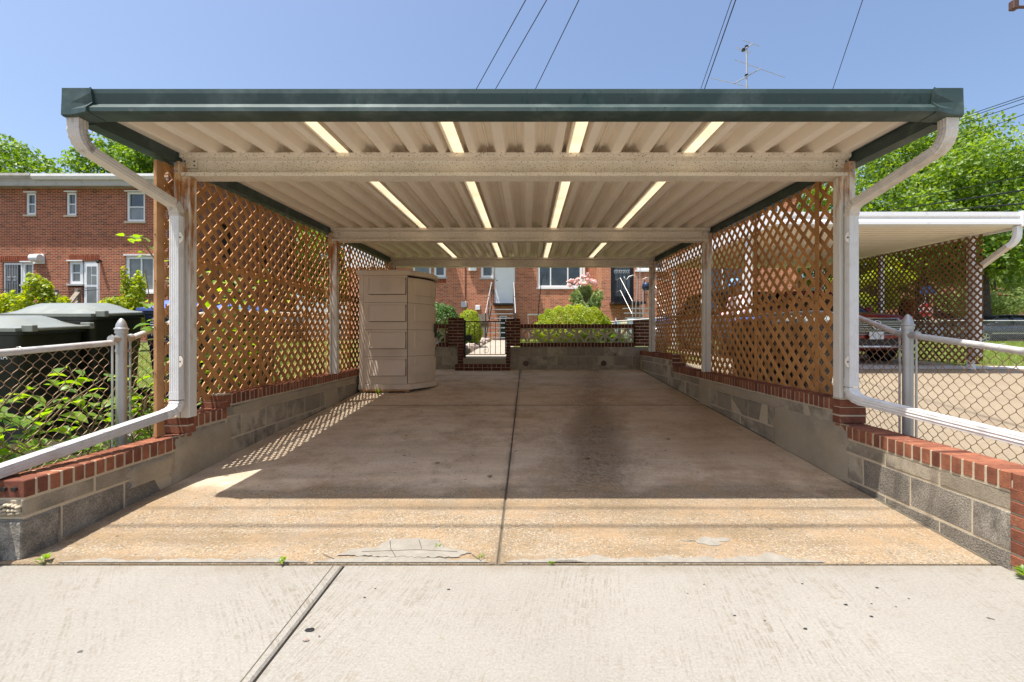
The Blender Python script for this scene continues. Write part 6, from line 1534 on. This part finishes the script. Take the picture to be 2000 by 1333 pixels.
# stop sign
t = thing('stop_sign', 'red octagonal stop sign behind the dark brown lattice', 'stop sign', (PX(1808, 24), 24, .9))
sx_, sz_ = PX(1808, 24), PZ(606, 24)
MB().tube([(sx_, 24.03, .7), (sx_, 24.03, PZ(572, 24))], .03, 6).build('post', 'galv', t)
for r, m_, y_ in ((.40, 'ink', 24.0), (.375, 'stopred', 23.992)):
    m = MB(); m.poly([(sx_ + r * math.cos(R(22.5 + 45 * k)), y_, sz_ + r * math.sin(R(22.5 + 45 * k))) for k in range(8)], (0, .006, 0)); m.build('sign_face' if m_ == 'stopred' else 'sign_border', m_, t)
text_mesh('sign_letters', 'STOP', .34, 'ink', t, (sx_, 23.985, sz_), (R(90), 0, 0), .002)
for dz, w_ in ((.95, .42), (1.18, .30)):
    MB().box(sx_ - w_ + .1, sx_ + w_ + .1, 23.97, 23.99, sz_ + dz - .1, sz_ + dz + .1).build('street_name_plate', 'signblue', t)

# ---------------------------------------------------------------- person under the neighbouring carport
def skinned(name, joints, edges, mat, parent, sub=2):
    me = bpy.data.meshes.new(name); me.from_pydata([j[0] for j in joints], edges, []); me.materials.append(M[mat]); o = link(name, me, parent)
    md = o.modifiers.new('skin', 'SKIN'); md.use_smooth_shade = True
    for i, j in enumerate(joints): v_ = me.skin_vertices[0].data[i]; v_.radius = (j[1], j[1] if len(j) < 3 else j[2]); 
    me.skin_vertices[0].data[0].use_root = True
    s_ = o.modifiers.new('sub', 'SUBSURF'); s_.levels = s_.render_levels = sub; return o
pe = link('person', None, None); tag(pe, 'person in light blue cap and pink shirt standing beyond the right lattice', 'person')
# facing -x, arms forward, slightly bent
J = [((0, 0, .92), .13, .11), ((-.02, 0, 1.08), .12, .10), ((-.05, 0, 1.24), .15, .11), ((-.08, 0, 1.38), .13, .10), ((-.11, 0, 1.46), .055), ((-.135, 0, 1.53), .06), ((-.155, 0, 1.60), .092, .080), ((-.16, 0, 1.67), .085, .075),
     ((-.08, -.17, 1.37), .06), ((-.13, -.22, 1.12), .047), ((-.34, -.20, 1.02), .037), ((-.43, -.18, 1.02), .032, .02),
     ((-.08, .17, 1.37), .06), ((-.12, .22, 1.12), .047), ((-.33, .20, 1.06), .037), ((-.42, .18, 1.06), .032, .02),
     ((.0, -.09, .86), .095), ((-.03, -.10, .50), .065), ((.02, -.10, .10), .045), ((-.12, -.10, .035), .035),
     ((.02, .09, .86), .095), ((.03, .10, .50), .065), ((.06, .10, .10), .045), ((-.08, .10, .035), .035)]
E = [(0, 1), (1, 2), (2, 3), (3, 4), (4, 5), (5, 6), (6, 7), (3, 8), (8, 9), (9, 10), (10, 11), (3, 12), (12, 13), (13, 14), (14, 15), (0, 16), (16, 17), (17, 18), (18, 19), (0, 20), (20, 21), (21, 22), (22, 23)]
base = len(J)
for side, hb in ((-.18, 11), (.18, 15)):
    zh = J[hb][0][2]
    for k, (dy, ln) in enumerate(((-.026, .075), (-.009, .085), (.009, .08), (.026, .065))):
        a = len(J); J.append(((-.455 - 0.0, side + dy, zh - .002), .0095)); J.append(((-.46 - ln * .55, side + dy, zh - .012), .0085)); J.append(((-.46 - ln * .9, side + dy, zh - .04), .0075)); E += [(hb, a), (a, a + 1), (a + 1, a + 2)]
    a = len(J); sg = 1 if side < 0 else -1; J.append(((-.43, side + sg * .04, zh - .005), .010)); J.append(((-.465, side + sg * .055, zh - .02), .009)); E += [(hb, a), (a, a + 1)]
skinned('body', J, E, 'skin', pe)
sh_ = skinned('shirt', [(p[0], p[1] + .022, (p[2] if len(p) > 2 else p[1]) + .022) for p in J[:4]] + [((-.10, 0, 1.43), .075)] + [(p[0], p[1] + .02, p[1] + .02) for p in J[8:11]] + [(p[0], p[1] + .02, p[1] + .02) for p in J[12:15]], [(0, 1), (1, 2), (2, 3), (3, 4), (3, 5), (5, 6), (6, 7), (3, 8), (8, 9), (9, 10)], 'pink', pe)
skinned('jeans', [((0, 0, .95), .155, .135), ((.0, -.09, .85), .115), ((-.03, -.10, .50), .085), ((.02, -.10, .09), .068), ((.02, .09, .85), .115), ((.03, .10, .50), .085), ((.06, .10, .09), .068)], [(0, 1), (1, 2), (2, 3), (0, 4), (4, 5), (5, 6)], 'denim', pe)
m = MB(); m.lathe([(.104, -.02), (.108, .02), (.098, .065), (.06, .095), (0, .105)], (-.155, 0, 1.66), 20); m.build('cap', 'capblue', pe, True)
m = MB(); m.loft([[(-.155 - .10 * c_ - .09 * c_ * (i / 3), .085 * s_ * (1 - .0 * i), 1.648 - .02 * (i / 3)) for c_, s_ in [(math.cos(a), math.sin(a)) for a in [R(-80 + 20 * k) for k in range(9)]]] for i in range(4)], closed=False); bo = m.build('cap_brim', 'capblue', pe, True); bo.modifiers.new('th', 'SOLIDIFY').thickness = .006
m = MB(); m.lathe([(.0, -.10), (.075, -.08), (.100, -.02), (.102, .02)], (-.125, 0, 1.655), 16); m.build('hair', 'hair', pe, True)
for s_ in (-1, 1):
    MB().lathe([(0, -.006), (.009, 0), (0, .006)], (-.243, s_ * .032, 1.615), 8, 0, 'x').build('eye', 'ink', pe, True); MB().lathe([(0, -.01), (.02, -.004), (.016, .01), (0, .012)], (-.155, s_ * .098, 1.595), 10, 0, 'y').build('ear', 'skin', pe, True)
m = MB(); m.loft([[(-.238, -.010, 1.61), (-.238, .010, 1.61), (-.244, 0, 1.612)], [(-.236, -.018, 1.575), (-.236, .018, 1.575), (-.272, 0, 1.572)], [(-.236, -.010, 1.562), (-.236, .010, 1.562), (-.245, 0, 1.562)]]); m.build('nose', 'skin', pe, True)
MB().box(-.247, -.232, -.022, .022, 1.534, 1.541).build('mouth', 'stopred', pe, bevel=.002)
for s_ in (-1, 1):
    m = MB(); y = s_ * .10; m.loft([[(.10 - .0, y - .04, z), (.10, y + .04, z), (-.10, y + .048, z), (-.16, y + .02, z), (-.16, y - .02, z), (-.10, y - .048, z)] for z in (.0, .03, .07)]); m.build('shoe', 'blackp', pe, True)
pe.location = (3.98, 8.45, hg(4, 8.4) - .0); pe.rotation_euler = (0, 0, R(10))

# ---------------------------------------------------------------- antenna and wires
t = thing('antenna', 'rooftop television antenna with two long rods above the green fascia', 'antenna', (PX(1458, 24), 24, 8.4)); aY = 24
ax = lambda px, y=aY: PX(px, y); az = lambda py, y=aY: PZ(py, y)
q = lambda px, py, dy=0: (PX(px, aY + dy), aY + dy, PZ(py, aY + dy))
m = MB(); m.tube([(ax(1458), aY, 8.5), q(1458, 92)], .045, 6); m.build('mast', 'galv', t)
m = MB(); m.tube([q(1452, 98, -.5), q(1470, 86, .6)], .035, 6); m.build('short_boom', 'galv', t)
m = MB(); m.tube([q(1435, 163, -1.4), q(1486, 134, 1.4)], .035, 6); m.build('long_boom', 'galv', t)
for a, b, dy, nm in (((1452, 79), (1484, 91), .6, 'rod'), ((1434, 117), (1533, 152), 1.4, 'rod'), ((1389, 153), (1462, 170), -1.4, 'rod')): MB().tube([q(*a, dy), q(*b, dy)], .018, 4).build(nm, 'galv', t)
MB().tube([q(1438, 92, -.5), q(1466, 102, -.5), q(1465.5, 105, -.5), q(1438, 95.5, -.5), q(1438, 92, -.5)], .014, 4).build('dipole_loop', 'galv', t)
for a, dy in (((1458, 92), 0), ((1452, 98), -.5), ((1458, 148), 0)): x_, y_, z_ = q(*a, dy); MB().box(x_ - .07, x_ + .07, y_ - .07, y_ + .07, z_ - .06, z_ + .06).build('clamp', 'blackp', t)
wg = 'overhead wires'
def wire(a, Ya, b, Yb, label, r=.011, ext=(.0, .0), sag=.0, kind='overhead_wire'):
    A, B_ = Vector((PX(a[0], Ya), Ya, PZ(a[1], Ya))), Vector((PX(b[0], Yb), Yb, PZ(b[1], Yb))); d = B_ - A; A = A - d * ext[0]; B_ = B_ + d * ext[1]
    pts = [A.lerp(B_, i / 12) - Vector((0, 0, sag * 4 * (i / 12) * (1 - i / 12))) for i in range(13)]
    o = MB().tube(pts, r, 5).build(kind, 'cable', None); return tag(o, label, 'wire', wg)
wire((1027, 0), 9, (813, 386), 21, 'leftmost overhead wire above the fascia', .010, (.8, 0)); wire((1068, 0), 9, (848, 383), 21, 'second overhead wire from the left above the fascia', .010, (.8, 0)); wire((1131, 0), 9, (943, 385), 21, 'third overhead wire, above the middle of the fascia', .010, (.8, 0))
wire((1437, 0), 9, (1302, 385), 21, 'right one of the close pair of wires left of the antenna', .012, (.8, 0)); wire((1429, 0), 9, (1294, 390), 21, 'left one of the close pair of wires left of the antenna', .008, (.8, 0)); wire((1685, 0), 9, (1561, 370), 19.4, 'single wire right of the antenna', .008, (.8, 0))
for i, (ya, xb, yb_) in enumerate(((188, 1680, 296), (193, 1680, 300), (202, 1680, 308), (224, 1680, 340))):
    wire((2000, ya), 16, (xb, yb_), 34, ['top wire of the bundle right of the gutter end', 'second wire of the bundle right of the gutter end', 'third wire of the bundle right of the gutter end', 'lowest thin wire crossing the sky over the oak tree'][i], .014, (.5, .5))
for i, (ya, yb_, r) in enumerate(((294, 400, .012), (345, 392, .014), (372, 408, .028), (398, 418, .026))):
    wire((2000, ya), 15, (1760, yb_), 24, ['thin wire before the right oak crown, highest of four', 'second wire before the right oak crown', 'thick black cable before the right oak crown', 'lowest thick cable just above the white gutter'][i], r, (.4, .25))
# cables over the alley throw the two faint shadow lines on the driveway apron
for i, (ysh, h, r) in enumerate(((3.05, 6.6, .008), (2.80, 6.9, .013))):
    y = ysh - h * .456 / 2.63; o = MB().tube([(-30, y, h), (0, y, h - .12), (30, y, h)], r, 6).build('overhead_wire', 'cable', None); tag(o, ['cable running along the alley overhead, casting the upper faint shadow line', 'cable running along the alley overhead, casting the lower faint shadow line'][i], 'wire', wg)
t = thing('pole_bracket', 'brown steel bracket reaching into the top right corner', 'bracket', (3.6, 3.2, 3.4)); 
m = MB(); m.tube([(PX(1976, 3.1), 3.1, PZ(14.5, 3.1)), (PX(2040, 3.1), 3.1, PZ(14, 3.1)), (PX(2080, 3.1), 3.1, PZ(14, 3.1))], .010, 8); m.build('arm', 'brown', t)
m = MB(); m.box(PX(1974, 3.1), PX(1986, 3.1), 3.08, 3.12, PZ(20, 3.1), PZ(2, 3.1)); m.build('arm_end', 'brown', t, bevel=.006)
m = MB(); m.tube([(PX(2085, 3.1), 3.1, .0), (PX(2085, 3.1), 3.1, 3.8)], .05, 12); m.build('pole', 'brown', t)
